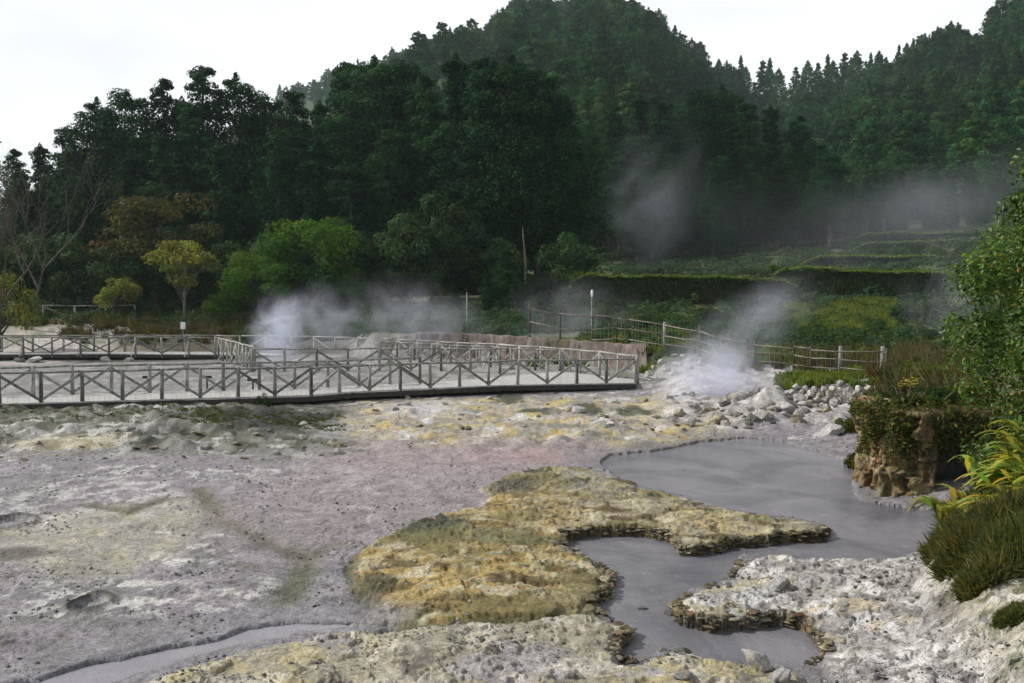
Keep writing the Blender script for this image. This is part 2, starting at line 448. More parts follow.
def make_ground():
    ac = np.concatenate([np.arange(-700, -60, 40), np.arange(-60, 1090, 1.25), np.arange(1090, 1790, 40)])
    pr = np.concatenate([np.arange(1150, 780, -12), np.arange(780, 345, -.95)])
    Dn = CZ * F / (pr - 294)
    Dn = np.concatenate([Dn, np.arange(78.5, 92, .5), np.arange(92.5, 120, 1.2)])
    A, D = np.meshgrid(ac, Dn)
    X = (A - 512) / F * D; Y = D.copy()
    Z = H(X, Y)
    n_, m_ = A.shape
    # finer grain where the sheet is close
    nearw = 1 - sst(30, 45, Y)
    jx = X + .12 * fbm(X * 1.9, Y * 1.9, 5, 31, .66) + .02 * fbm(X * 9, Y * 7, 3, 33, .6); jy = Y + .26 * fbm(X * 1.9, Y * 1.5, 5, 37, .66) + .03 * fbm(X * 9, Y * 6, 3, 39, .6)
    wet = sdf_poly(jx, jy, POOL)
    fine = .007 * fbm(X * 7, Y * 7, 3, 81) + .014 * np.maximum(0, fbm(X * 4, Y * 4, 3, 83)) 
    dry = 1 - sst(-.15, .0, wet)
    Z = Z + fine * nearw * dry * (Z > .04)
    cl_ = sst(.4, 1.5, np.abs(np.gradient(Z, axis=0)) / (np.abs(np.gradient(Y, axis=0)) + 1e-6)) * nearw
    X0, Y0 = X, Y
    Xd = X + .05 * cl_ * fbm(X * 6, Z * 16 + Y, 3, 85); Yd = Y + .09 * cl_ * fbm(X * 6 + 5, Z * 16 + Y, 3, 86)
    # ---------- albedo
    C = np.zeros(X.shape + (3,))
    n1 = fbm(X * .35, Y * .35, 5, 91, .6); n2 = fbm(X * 1.4, Y * 1.4 + Z * 3, 4, 93, .6); n3 = fbm(X * 5, Y * 5 + Z * 13, 4, 95, .6)
    mud = np.array([.226, .208, .232])
    C[:] = mud
    C *= (1 + .42 * n1 + .14 * n2 + .12 * n3)[..., None]
    def lay(mask, col, k=1.0):
        mk = np.clip(mask * k, 0, 1)[..., None]
        nonlocal C
        c = np.array(col) * (1 + .24 * n2 + .26 * n3)[..., None]
        C = C * (1 - mk) + c * mk
    def grit(t0, t1, s, seed):
        m_ = (t0 + t1) / 2; h_ = (t1 - t0) * .24; t0, t1 = m_ - h_, m_ + h_
        return sst(t0, t1, fbm(X * s, Y * s * .8, 5, seed, .62))
    white = (.50, .49, .475); yellow = (.40, .35, .20); orange = (.33, .235, .075); olive = (.11, .11, .045)
    dark = (.06, .058, .045); pink = (.33, .265, .265); moss = (.052, .056, .028); tan = (.36, .32, .25)
    # pale crust on the flat
    lay(grit(-.1, .3, .35, 199), (.185, .176, .184), .8)
    lay(grit(.0, .3, .5, 201) * grit(.0, .2, 2.4, 203), white, .8)
    lay(grit(.0, .25, .3, 208) * grit(.10, .24, 2.2, 205), (.12, .115, .105), .6)
    lay(grit(.14, .24, 4.5, 206) * grit(.0, .25, .5, 207), (.07, .068, .06), .7)
    rl = np.abs(fbm(X * .8, Y * .55, 5, 220, .6)); lay((1 - sst(.004, .03, rl)) * sst(-.3, .2, n1) , (.11, .105, .10), .6)
    rl = np.abs(fbm(X * 2.2, Y * 1.6, 4, 221, .6)); lay((1 - sst(.004, .04, rl)) * grit(.0, .2, .5, 222), (.12, .115, .11), .6)
    chan = [G(a, b, .1) for a, b in [(420,470),(395,520),(345,556),(318,590),(270,618),(180,640)]]
    lay(np.exp(-((dist_line(X, Y, chan) + .2 * n1) / .45) ** 2), (.235, .222, .245), .9)
    B = lambda *k, **kw: blob(X, Y, *k, **kw)
    lay(B(120, 532, 130, 42, seed=1) * (.55 + .45 * grit(-.1, .3, 2, 301)), (.36, .345, .25), .8)
    lay(B(90, 500, 110, 30, seed=31) * grit(-.1, .2, 2.5, 302), white, .6)
    lay(B(14, 556, 46, 9, seed=32), (.10, .095, .08), .9)
    lay(B(60, 640, 120, 30, seed=2) * grit(-.1, .2, 2.5, 303), (.14, .135, .12), .55)
    lay(B(120, 600, 140, 25, seed=3) * grit(-.05, .2, 2.8, 304), white, .8)
    lay(B(450, 450, 150, 26, seed=4), pink, .65)
    lay(B(520, 457, 60, 8, seed=5), (.36, .22, .20), .4)
    lay(B(330, 480, 120, 24, seed=6) * grit(-.05, .25, 2, 305), white, .45)
    lay(B(600, 440, 90, 12, seed=7) * grit(-.1, .2, 1.5, 306), (.13, .12, .10), .65)
    for ln, w in zip(VEINS, (.24, .13, .2)):
        lay(np.exp(-((dist_line(X, Y, ln) + .04 * n2) / w) ** 2), (.088, .086, .046), .9)
    # bank below the near walkway
    bank = sst(22.5, 25.5, Y + n1 * 2) * (1 - sst(34, 36, Y)) * sst(400, 330, A)
    lay(bank, (.16, .158, .135), .9)
    lay(bank * grit(.05, .25, 1.1, 311), white, .7)
    lay(bank * grit(-.02, .18, .8, 313), moss, .85)
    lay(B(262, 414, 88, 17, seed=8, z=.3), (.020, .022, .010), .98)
    lay(B(345, 420, 24, 16, seed=33, z=.3), (.27, .265, .26), .8)
    lay(B(420, 480, 190, 60, seed=34), (.255, .215, .222), .6)
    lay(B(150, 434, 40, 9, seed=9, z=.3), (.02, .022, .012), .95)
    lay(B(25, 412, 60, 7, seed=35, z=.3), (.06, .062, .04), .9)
    lay(B(90, 432, 80, 14, seed=10, z=.3) * grit(-.1, .2, 1.5, 316), white, .7)
    lay(B(70, 442, 60, 7, seed=11, z=.2), yellow, .5)
    lay(B(250, 398, 60, 5, seed=12, z=.3), (.20, .17, .05), .8)
    # yellow heaps below the right half of the walkway
    heap = sst(24.5, 27.5, Y + n1 * 2.5) * (1 - sst(36.5, 38, Y)) * sst(330, 370, A) * (1 - sst(700, 760, A))
    lay(heap, tan, .75)
    lay(heap * grit(-.05, .2, .8, 321), (.41, .33, .14), .95)
    lay(heap * grit(.0, .2, 1.1, 323), (.20, .19, .165), .9)
    lay(heap * grit(.12, .3, .9, 325), white, .9)
    lay(B(655, 412, 40, 9, seed=13), (.42, .37, .26), .9)
    for k, (a_, b_, c_, d_) in enumerate([(510, 396, 16, 9), (585, 411, 20, 5), (633, 412, 20, 6), (535, 412, 22, 4)]):
        lay(B(a_, b_, c_, d_, seed=14 + k), (.04, .045, .025), .9)
    lay(B(420, 408, 45, 10, seed=19), (.44, .43, .43), .75)
    # mounds
    jx = X + .12 * fbm(X * 1.9, Y * 1.9, 5, 31, .66) + .02 * fbm(X * 9, Y * 7, 3, 33, .6); jy = Y + .26 * fbm(X * 1.9, Y * 1.5, 5, 37, .66) + .03 * fbm(X * 9, Y * 6, 3, 39, .6)
    sm = sdf_poly(jx, jy, MOUND); im = sst(-.05, .1, sm)
    lay(im, (.25, .22, .15), .95)
    lay(im * grit(-.05, .2, 1.1, 331), (.36, .30, .14), .85)
    lay(im * grit(.05, .2, 1.6, 332) * sst(0, 1.2, Y - G(480, 512)[1]), (.30, .29, .27), .8)
    lay(im * grit(.12, .24, .9, 334), (.075, .072, .035), .9)
    lay(im * grit(.2, .28, 3.2, 336), (.06, .055, .03), .85)
    lowm = im * (1 - sst(0, 1.5, Y - G(480, 512)[1]))
    lay(lowm * sst(590 + 20, 540, A + 60 * n2) , orange, .8)
    lay(lowm * sst(.0, .16, fbm(X * .9, Y * 1.9, 5, 333, .62)), (.10, .072, .025), .9)
    lay(lowm * grit(.1, .28, 1.2, 335), yellow, .85)
    lay(lowm * sst(.08, .2, fbm(X * 1.1, Y * 2.2, 5, 339, .6)), (.40, .37, .26), .8)
    lay(B(420, 535, 60, 16, seed=21) * im, moss, .98)
    lay(B(375, 592, 26, 12, seed=22) * im, moss, .8)
    lay(B(480, 545, 90, 12, seed=25) * im, olive, .8)
    lay(im * grit(.02, .22, .7, 337), (.16, .14, .05), .75)
    lay(B(515, 492, 30, 10, seed=23) * im, (.05, .05, .03), .8)
    lay(B(600, 500, 60, 14, seed=26) * im * grit(-.1, .2, 2, 338), (.20, .19, .16), .7)
    sf = sdf_poly(jx, jy, FORE); if_ = sst(-.05, .1, sf)
    lay(if_, (.30, .275, .205), .9)
    lay(if_ * sst(420, 300, A + 80 * n2) * grit(-.2, .15, 1.5, 341), yellow, .85)
    lay(if_ * grit(.10, .26, 1.3, 343), (.13, .115, .10), .8)
    lay(if_ * grit(.05, .2, .7, 344), (.30, .28, .29), .8)
    lay(if_ * grit(-.02, .2, 1.3, 345), (.44, .41, .34), .8)
    lay(if_ * sst(590, 640, A) * grit(-.1, .15, 1.8, 347), (.36, .31, .15), .7)
    sp = sdf_poly(jx, jy, PROM); ip = sst(-.05, .1, sp)
    lay(ip, (.35, .335, .32), .95)
    lay(ip * grit(-.08, .15, 1.4, 351), (.53, .515, .50), .9)
    lay(ip * grit(.06, .2, 1.8, 353), (.22, .205, .195), .6)
    lay(ip * grit(.10, .2, 5, 354), (.08, .075, .07), .7)
    lay(ip * (1 - sst(730, 830, A + 60 * n2)) * grit(-.1, .2, 1.5, 355), yellow, .6)
    lay(B(850, 630, 60, 30, seed=27) * grit(-.05, .15, 2.5, 357), (.40, .33, .20), .6)
    bx = sdf_poly(jx, jy, BANK)
    ib = sst(-.2, .3, bx)
    lay(ib, (.30, .27, .20), .8); lay(ib * grit(.0, .2, 2.2, 361), (.52, .50, .46), .8); lay(ib * grit(.05, .22, 3, 363), (.07, .08, .03), .8)
    lay(sst(.5, 1.1, bx), (.06, .07, .03), .9)
    # algae-stained rims above the water, with undercut shade painted in
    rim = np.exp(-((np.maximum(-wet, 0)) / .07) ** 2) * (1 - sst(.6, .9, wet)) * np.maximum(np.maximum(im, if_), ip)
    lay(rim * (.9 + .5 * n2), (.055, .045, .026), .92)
    wetm = np.exp(-((np.maximum(-wet, 0)) / .7) ** 2) * (1 - np.maximum(np.maximum(im, if_), ip))
    lay(wetm * (.7 + .6 * n1), (.15, .145, .155), .8)
    rim2 = np.exp(-((sm - .0) / .12) ** 2) * (sst(.5, -.5, Y - G(480, 560)[1]))
    lay(rim2 * (A > 340), (.07, .07, .03), .9)
    st = sdf_poly(X, Y, STREAM)
    lay(sst(-.7, -.1, st + .25 * n2), (.20, .195, .215), .8)
    for (c, r, dp) in POTS:
        rr = np.hypot(X - c[0], (Y - c[1]) * .75) + .16 * r * fbm(X * 4, Y * 4, 4, 61)
        lay(np.exp(-((rr - r * .97) / .06) ** 2), (.05, .046, .036), .95)
        lay(1 - sst(r * .8, r * .95, rr), (.27, .26, .28), .8)
    # ground between and beyond the walkways
    mid = sst(36, 38, Y) * (1 - sst(57, 60, Y)) * sst(420, 380, A) 
    lay(mid, (.20, .195, .20), .9); lay(mid * grit(-.0, .25, .8, 371), (.33, .325, .33), .7); lay(mid * grit(.05, .25, .7, 372), (.15, .145, .13), .7)
    mid2 = sst(38, 40, Y) * (1 - sst(0, 1.5, Y - wall_D(A))) * sst(380, 420, A) * (1 - sst(650, 680, A))
    lay(mid2, (.27, .26, .255), .9); lay(mid2 * grit(.0, .2, .7, 373), (.12, .12, .09), .8)
    fum = sst(29, 31, Y + n1 * 2) * (1 - sst(40, 43, Y)) * sst(650, 680, A) * (1 - sst(860, 900, A))
    lay(fum, (.36, .33, .33), .9); lay(fum * grit(-.05, .2, 1, 375), (.50, .48, .47), .85); lay(fum * grit(.0, .2, 1.4, 376), (.17, .15, .13), .8)
    # shade under the far walkway, painted into the ground as a dark strip
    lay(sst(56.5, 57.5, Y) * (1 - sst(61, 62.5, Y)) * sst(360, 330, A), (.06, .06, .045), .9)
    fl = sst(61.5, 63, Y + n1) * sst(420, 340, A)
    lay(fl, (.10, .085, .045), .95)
    lay(fl * (1 - sst(66.5, 69, Y + n1 * 2)) * sst(130, 90, A + 60 * n2), (.42, .37, .33), .9)
    lay(B(50, 319, 70, 4.5, seed=28, z=2.4) * sst(300, 200, A), (.40, .37, .35), .8)
    lay(fl * sst(225, 245, A), (.07, .085, .03), .95)
    lay(fl * grit(.0, .25, .35, 377), (.085, .12, .035), .8)
    veg = np.maximum(sst(0, .8, Y - wall_D(A)) * sst(350, 372, A) * (A < 652), sst(42.5, 44, Y + n1) * (A >= 652))
    veg = np.maximum(veg, sst(76, 80, Y))
    lay(veg, (.06, .085, .03), .95); lay(veg * grit(.0, .25, .5, 379), (.13, .115, .05), .7)
    lay(sst(785, 810, A) * (1 - sst(870, 900, A)) * sst(54, 57, Y) * (1 - sst(67, 70, Y)), (.13, .20, .045), .9)
    plat = sst(-.2, .4, sdf_poly(jx, jy, [(8.1, 20.4), (9.9, 20.6), (14, 17), (40, 17), (40, 44), (14.2, 37), (11.6, 31), (8.7, 24)]))
    lay(plat, (.11, .10, .05), .95)
    lay(plat * grit(.0, .2, 1.5, 381), (.2, .15, .06), .6)
    C = np.clip(C, .02, .68)
    # roughness of the surface: mud is damp and smooth, crust is rough
    vg = np.clip(np.maximum(veg, fl), 0, 1)
    idx = np.arange(n_ * m_).reshape(n_, m_)
    Q = np.stack([idx[:-1, :-1], idx[:-1, 1:], idx[1:, 1:], idx[1:, :-1]], -1).reshape(-1, 4)
    V = np.stack([Xd, Yd, Z], -1).reshape(-1, 3)
    m, nt, out = new_mat('mud_and_crust')
    tint = N(nt, 'ShaderNodeAttribute', attribute_name='tint')
    tc = N(nt, 'ShaderNodeTexCoord')
    f1 = noise(nt, tc.outputs['Object'], 12, 8, .7); f2 = noise(nt, tc.outputs['Object'], 46, 5, .65)
    vor = N(nt, 'ShaderNodeTexVoronoi'); vor.inputs['Scale'].default_value = 16; L(nt, tc.outputs['Object'], vor.inputs['Vector'])
    sp1 = ramp(nt, f1, [(.32, .45), (.46, .98), (.70, 1.4)])
    sp2 = ramp(nt, f2, [(.36, .55), (.5, 1.0), (.64, 1.3)])
    c = mixc(nt, 1.0, tint.outputs['Color'], sp1, 'MULTIPLY'); c = mixc(nt, 1.0, c, sp2, 'MULTIPLY')
    f4 = noise(nt, tc.outputs['Object'], 1.7, 9, .72, .4)
    c = mixc(nt, 1.0, c, ramp(nt, f4, [(.34, .74), (.5, 1.0), (.66, 1.18)]), 'MULTIPLY')
    b = N(nt, 'ShaderNodeBsdfPrincipled'); L(nt, c, b.inputs['Base Color'])
    L(nt, ramp(nt, f4, [(.3, .95), (.7, .6)]), b.inputs['Roughness'])
    b.inputs['Specular IOR Level'].default_value = .35
    h = math_n(nt, 'ADD', f1, math_n(nt, 'MULTIPLY', f2, .45))
    h = math_n(nt, 'ADD', h, math_n(nt, 'MULTIPLY', vor.outputs['Distance'], .25))
    h = math_n(nt, 'ADD', h, math_n(nt, 'MULTIPLY', f4, 1.6))
    L(nt, bump(nt, h, .7, .045), b.inputs['Normal']); L(nt, b.outputs[0], out.inputs['Surface'])
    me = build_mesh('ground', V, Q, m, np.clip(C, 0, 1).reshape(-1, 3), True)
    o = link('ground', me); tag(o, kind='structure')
    # hills: the same sheet carried on
    ach = np.concatenate([np.arange(-1800, -60, 30), np.arange(-60, 1100, 6), np.arange(1100, 3000, 30)])
    Dh = np.concatenate([[119.2], np.arange(122, 560, 5), np.arange(560, 1100, 20), [1400, 2500, 4000]])
    A2, D2 = np.meshgrid(ach, Dh); X2 = (A2 - 512) / F * D2; Z2 = H(X2, D2)
    idx = np.arange(A2.size).reshape(A2.shape)
    Q = np.stack([idx[:-1, :-1], idx[:-1, 1:], idx[1:, 1:], idx[1:, :-1]], -1).reshape(-1, 4)
    hm = solid_mat('hill_undergrowth', (.018, .032, .014), (.045, .065, .028), .25, .95, .8, .5, use_tint=False)
    o = link('hills', build_mesh('hills', np.stack([X2, D2, Z2], -1).reshape(-1, 3), Q, hm, None, True)); tag(o, kind='structure')
    # the plain all round, below everything
    o = link('plain_ground', build_mesh('plain_ground', [(-4000, -3000, -1.2), (4000, -3000, -1.2), (4000, 6000, -1.2), (-4000, 6000, -1.2)], [np.array([(0, 1, 2, 3)])], hm))
    tag(o, kind='structure')

make_ground()

# ------------------------------------------------------------------ water
def make_water(nm, ca, cb, xr, yr_):
    m, nt, out = new_mat('milky_grey_water')
    tc = N(nt, 'ShaderNodeTexCoord'); mp = N(nt, 'ShaderNodeMapping'); mp.inputs['Scale'].default_value = (1, .8, 1)
    L(nt, tc.outputs['Object'], mp.inputs['Vector'])
    n1 = noise(nt, mp.outputs[0], 7, 5, .6, .8); n2 = noise(nt, mp.outputs[0], 48, 4, .7); n3 = ramp(nt, noise(nt, mp.outputs[0], .55, 7, .62, 1.2), [(.35, 0.0), (.65, 1.0)])
    b = N(nt, 'ShaderNodeBsdfPrincipled')
    c = mixc(nt, n3, ca, cb)
    c = mixc(nt, ramp(nt, n1, [(.60, 0.0), (.75, .5)]), c, (.36, .36, .39))
    L(nt, c, b.inputs['Base Color']); b.inputs['Roughness'].default_value = .12; b.inputs['Specular IOR Level'].default_value = .5
    h = math_n(nt, 'ADD', n1, math_n(nt, 'MULTIPLY', n2, .8))
    L(nt, bump(nt, h, .6, .03), b.inputs['Normal']); L(nt, b.outputs[0], out.inputs['Surface'])
    xs = np.linspace(*xr, 25); ys = np.linspace(*yr_, 25)
    X, Y = np.meshgrid(xs, ys); idx = np.arange(X.size).reshape(X.shape)
    Q = np.stack([idx[:-1, :-1], idx[:-1, 1:], idx[1:, 1:], idx[1:, :-1]], -1).reshape(-1, 4)
    o = link(nm, build_mesh(nm, np.stack([X, Y, 0 * X], -1).reshape(-1, 3), Q, m)); tag(o, kind='structure')
make_water('water', (.11, .11, .132), (.235, .228, .255), (-.9, 13), (7.5, 32))
make_water('stream', (.27, .262, .30), (.37, .36, .395), (-10, -.9), (7.5, 15))

# ------------------------------------------------------------------ foliage builders
def leaves(mb, C, Nrm, size, asp=.55, tint=None, fold=0.0):
    """rhombic leaves at points C facing Nrm"""
    n = len(C); r = RNG.normal(size=(n, 3))
    Nn = Nrm / (np.linalg.norm(Nrm, axis=1, keepdims=True) + 1e-9)
    u = np.cross(Nn, r); u /= np.linalg.norm(u, axis=1, keepdims=True) + 1e-9
    v = np.cross(Nn, u)
    s = np.broadcast_to(np.asarray(size, float), (n,))[:, None] if np.ndim(size) else np.full((n, 1), size)
    V = np.stack([C - u * s * .5, C + v * s * asp * .5, C + u * s * .5, C - v * s * asp * .5], 1)
    if fold: V[:, [1, 3]] += (Nn * s * fold)[:, None]
    Q = np.arange(4 * n).reshape(n, 4)
    c = np.ones((n, 3)) if tint is None else tint
    mb.add(V.reshape(-1, 3), Q=Q, c=np.repeat(c, 4, 0))

def clump_leaves(mb, centers, radii, per, size, asp=.55, updown=.35, spread=.25, base_tint=None, tv=.3, hue=.12, clumpv=.3, shell=.55):
    k = len(centers)
    ids = np.repeat(np.arange(k), per); n = len(ids)
    d = RNG.normal(size=(n, 3)); d[:, 2] += updown; d /= np.linalg.norm(d, axis=1, keepdims=True)
    rr = shell + (1 - shell) * RNG.random(n) ** .6
    C = centers[ids] + d * radii[ids] * rr[:, None]
    Nr = d + RNG.normal(size=(n, 3)) * .38 + np.array([0, 0, .3])
    cv = 1 + clumpv * (RNG.random(k) * 2 - 1); hv = RNG.normal(size=k) * hue
    t = cv[ids] * (1 + tv * (RNG.random(n) * 2 - 1)); h = hv[ids] + RNG.normal(size=n) * hue * .5
    tint = np.stack([t * (1 + h * 1.6), t, t * (1 - h)], 1)
    if base_tint is not None: tint *= np.array(base_tint)
    leaves(mb, C, Nr, size * (.7 + .6 * RNG.random(n)), asp, np.clip(tint, .15, 3))

def conifer_mesh(seed, Ht=20., R=4.0, pointy=.75, leaf=.42, per=75, base=.16, lev=20, ragged=.25, tip=.02):
    rs = np.random.default_rng(seed); mb = MB(); cen = []; rad = []
    for k in range(lev):
        t = base + (1 - base) * (k + rs.random() * .6) / lev
        tt = (t - base) / (1 - base)
        e = R * max(tip, (1 - tt) ** pointy) * min(1, .65 + tt * 2.2) * (1 + ragged * rs.normal()) + .12
        nb = int(4 + e * 1.7); ph = rs.random() * 6.28
        for j in range(nb):
            a = ph + 6.283 * j / nb + rs.normal() * .25; q = e * (.62 + .3 * rs.random())
            cen.append((q * math.cos(a), q * math.sin(a), t * Ht - .12 * q + rs.normal() * .35 * max(1, Ht / lev)))
            w = .38 + e * .28 * (.7 + .6 * rs.random()); rad.append((w, w, w * .62))
        cen.append((rs.normal() * .2, rs.normal() * .2, t * Ht)); rad.append((e * .45 + .3, e * .45 + .3, Ht / lev * .8))
    cen.append((0, 0, Ht * .985)); rad.append((.35, .35, .8))
    clump_leaves(mb, np.array(cen), np.array(rad), per, leaf, .6, clumpv=.55)
    tr = MB(); pts = [(rs.normal() * .06 * k, rs.normal() * .06 * k, Ht * .95 * k / 7) for k in range(8)]
    tr.tube(pts, [.34 * (1 - k / 8.5) + .03 for k in range(8)], 8)
    for k in range(10):
        z = Ht * (base * .8 + .06 * k); a = rs.random() * 6.28; l = R * (.7 - .05 * k)
        tr.tube([(0, 0, z), (l * .5 * math.cos(a), l * .5 * math.sin(a), z + .3), (l * math.cos(a), l * math.sin(a), z + .2)], [.09, .06, .02], 5)
    return mb, tr

def round_mesh(seed, Ht=8., R=3.5, low=.25, nc=34, per=170, leaf=.26, flat=1.0, trunk=.16, cr=.32):
    rs = np.random.default_rng(seed); cen = []; rad = []
    zc = Ht * (1 + low) / 2; rz = Ht * (1 - low) / 2
    for k in range(nc):
        d = rs.normal(size=3); d[2] = d[2] * .9 + .15; d /= np.linalg.norm(d); q = .45 + .38 * rs.random()
        cen.append((d[0] * R * q, d[1] * R * q, zc + d[2] * rz * q)); w = R * cr * (.7 + .6 * rs.random()); rad.append((w, w, w * .75 * flat))
    mb = MB(); clump_leaves(mb, np.array(cen), np.array(rad), per, leaf, .55, clumpv=.3)
    tr = MB(); tr.tube([(0, 0, 0), (.05, .02, Ht * .25), (-.04, .06, Ht * .5), (0, 0, Ht * .8)], [trunk, trunk * .8, trunk * .55, trunk * .2], 8)
    for k in range(min(nc, 16)):
        c = cen[k]; z0 = Ht * (.22 + .02 * k)
        tr.tube([(0, 0, z0), (c[0] * .5, c[1] * .5, (z0 + c[2]) / 2 + .1), c], [trunk * .45, trunk * .28, trunk * .08], 5)
    return mb, tr

class Plant:
    """one source thing (Empty > crown, trunk), copied for every further plant"""
    def __init__(s, name, meshes, height, mat, bark='bark', crown='crown', trunk='trunk'):
        s.name = name; s.h = height
        s.cm = meshes[0].mesh(crown, M[mat]); s.tm = meshes[1].mesh(trunk, M[bark], True) if meshes[1] is not None else None
        s.cn = crown; s.tn = trunk
    def put(s, loc, sc, label, cat, group=None, rz=None, wide=1.0, parts=True):
        rz = random.random() * 6.28 if rz is None else rz
        if parts and s.tm is not None:
            o = empty(s.name, loc, label, cat, group, rz); o.scale = (sc * wide, sc * wide, sc)
            link(s.cn, s.cm, o); link(s.tn, s.tm, o)
        else:
            o = link(s.name, s.cm); o.location = loc; o.scale = (sc * wide, sc * wide, sc); o.rotation_euler = (0, 0, rz); tag(o, label, cat, group)
        return o

CON = [Plant('conifer_tree', conifer_mesh(11 + k, 20, R, p_ * .8, .27, 115, b_, tip=.24), 20, 'conifer')
       for k, (R, p_, b_) in enumerate([(3.6, .62, .14), (4.4, .5, .2), (3.0, .8, .1), (4.8, .45, .28), (3.9, .7, .1)])]

def put_tree(pl, px, ty, D, label, cat='tree', group=None, wide=1.0, sink=.2):
    p = at(px, ty, D); g = hz(p.x, D) - sink
    return pl.put((p.x, D, g), (p.z - g) / pl.h, label, cat, group, wide=wide)

# the dark wood behind the basin
G1 = 'dark conifers in the wood behind the basin'
front = [(14,152,100,'far end'),(40,146,104,''),(66,130,100,''),(97,101,98,'lumpy'),(127,93,98,''),(163,83,100,''),(182,100,104,''),(202,70,98,''),
         (236,77,100,''),(266,97,104,''),(294,95,98,''),(320,104,106,''),(345,66,100,''),(374,60,98,''),(402,64,98,''),(425,80,90,''),
         (456,58,88,''),(484,62,86,''),(512,60,86,''),(538,72,86,''),(560,98,88,'')]
spec = {3: 'conifer with open lumpy crown standing out above the wood beside the bare tree',
        7: 'tallest pointed conifer of the dark wood above the autumn tree',
        16: 'big dark conifer with broad crown in front of the forested peak',
        20: 'last dark conifer of the wood before the dip toward the misty slope'}
for k, (px, ty, D, _) in enumerate(front):
    put_tree(CON[(k * 2) % 5], px, ty, D, spec.get(k, 'dark conifer forming the top edge of the wood'), group=None if k in spec else G1)
rs = random.Random(5)
for row, (D, y0, y1, n) in enumerate([(94, 105, 140, 17), (88, 130, 175, 17), (83, 165, 215, 14)]):
    for k in range(n):
        px = 5 + (575 - 5) * (k + rs.random() * .7) / n
        if row == 2 and 60 < px < 130: continue
        lim = float(np.interp(px, [0, 60, 100, 200, 270, 330, 350, 450, 560], [165, 150, 112, 84, 104, 106, 84, 72, 105]))
        ty = max(lim + 14, y0 + (y1 - y0) * rs.random() + (25 if px < 90 else 0))
        put_tree(CON[rs.randrange(5)], px, ty, D + rs.random() * 4, 'dark conifer packed inside the wood behind the basin', group='conifers packed inside the wood')
# second stand over the misty slope
for k, (px, ty) in enumerate([(588,128),(612,108),(640,98),(664,106),(700,92),(722,88),(746,106),(771,108),(798,118),(815,142)]):
    put_tree(CON[(k * 3 + 1) % 5], px, ty, 122 + (k % 3) * 4, 'dark rounded conifer in the stand above the misty terraces', group='conifers above the terraces', wide=1.15)
for k in range(24):
    px = 585 + 250 * (k + rs.random() * .6) / 24
    put_tree(CON[rs.randrange(5)], px, 140 + rs.random() * 55, 106 + rs.random() * 12, 'dark conifer low in the stand above the misty terraces', group='lower conifers above the terraces', wide=1.1)
for k in range(32):
    px = 815 + 270 * ((k % 16) + rs.random() * .7) / 16
    put_tree(CON[rs.randrange(5)], px, (165 if k < 16 else 188) + rs.random() * 22, (135 if k < 16 else 119) + rs.random() * 9, 'dark conifer at the foot of the slope above the terraces', group='conifers at the slope foot', wide=1.2)

# hillside forest: the nearest as trees of their own, the rest one mass
def hill_crown(seed, Ht, R, pointy, leaf=.75, per=30, lev=8):
    mb, tr = conifer_mesh(seed, Ht, R, pointy, leaf, per, .08, lev, .2); return mb
HN = [Plant('hillside_tree', (hill_crown(60 + k, 12, R, p_, .5, 70, 9), None), 12, 'hill_leaf') for k, (R, p_) in enumerate([(3.8, .45), (4.6, .4), (3.0, .8), (4.2, .35)])]
HT = [Plant('hillside_tree', (hill_crown(50 + k, 12, R, p_), None), 12, 'hill_leaf') for k, (R, p_) in enumerate([(3.8, .45), (4.6, .4), (3.0, .8)])]
HN[1] = Plant('hillside_tree', (round_mesh(71, 10, 4.6, .1, 26, 130, .42)[0], None), 10, 'hill_leaf')
HT.append(Plant('hillside_tree', (round_mesh(72, 10, 4.6, .1, 20, 50, .75)[0], None), 10, 'hill_leaf'))
rg = np.random.default_rng(3)
n = 9000
aa = rg.uniform(150, 1180, n); dd = 128 + (740 - 128) * rg.random(n) ** .62
dr = np.interp(aa, RA, RD); keep = dd < dr + 14
aa = aa[keep]; dd = dd[keep]
xx = (aa - 512) / F * dd
# thin to an even spacing
cell = {}; pts = []
for i in np.argsort(dd):
    s_ = 5.0 if dd[i] < 300 else 5.6
    key = (int(xx[i] // s_), int(dd[i] // s_))
    if any((key[0] + a_, key[1] + b_) in cell and (cell[(key[0] + a_, key[1] + b_)][0] - xx[i]) ** 2 + (cell[(key[0] + a_, key[1] + b_)][1] - dd[i]) ** 2 < s_ * s_ * .8 for a_ in (-1, 0, 1) for b_ in (-1, 0, 1)): continue
    cell[key] = (xx[i], dd[i]); pts.append((xx[i], dd[i], aa[i]))
pts = np.array(pts); zz = H(pts[:, 0], pts[:, 1])
# keep what a sight line from the basin could meet: drop those sunk behind the front wood
ang = 294 - (zz + 14 - CZ) / pts[:, 1] * F
hide = np.interp(pts[:, 2], [150, 200, 340, 450, 560, 585, 650, 720, 815, 835, 1100], [95, 90, 85, 82, 110, 140, 125, 115, 150, 215, 225])
vis = ang < hide
pts = pts[vis]; zz = zz[vis]
order = np.argsort(pts[:, 1])
npz = 0
print('hillside trees', len(order))
mass = [[] for _ in HT]
for c_, i in enumerate(order):
    x, y, a_ = pts[i]; k = rg.integers(4)
    s = rg.uniform(.55, 1.0) + .45 * rg.random() ** 3 * (.85 if y > 420 else 1)
    if c_ < 250:
        HN[k].put((x, y, zz[i] - .4), s, 'small looking tree crown low on the forested hillside', 'tree', 'trees on the lower hillside', parts=False)
    else: mass[k].append((x, y, zz[i] - .4, s, rg.uniform(0, 6.28)))
print('mass', [len(m_) for m_ in mass])

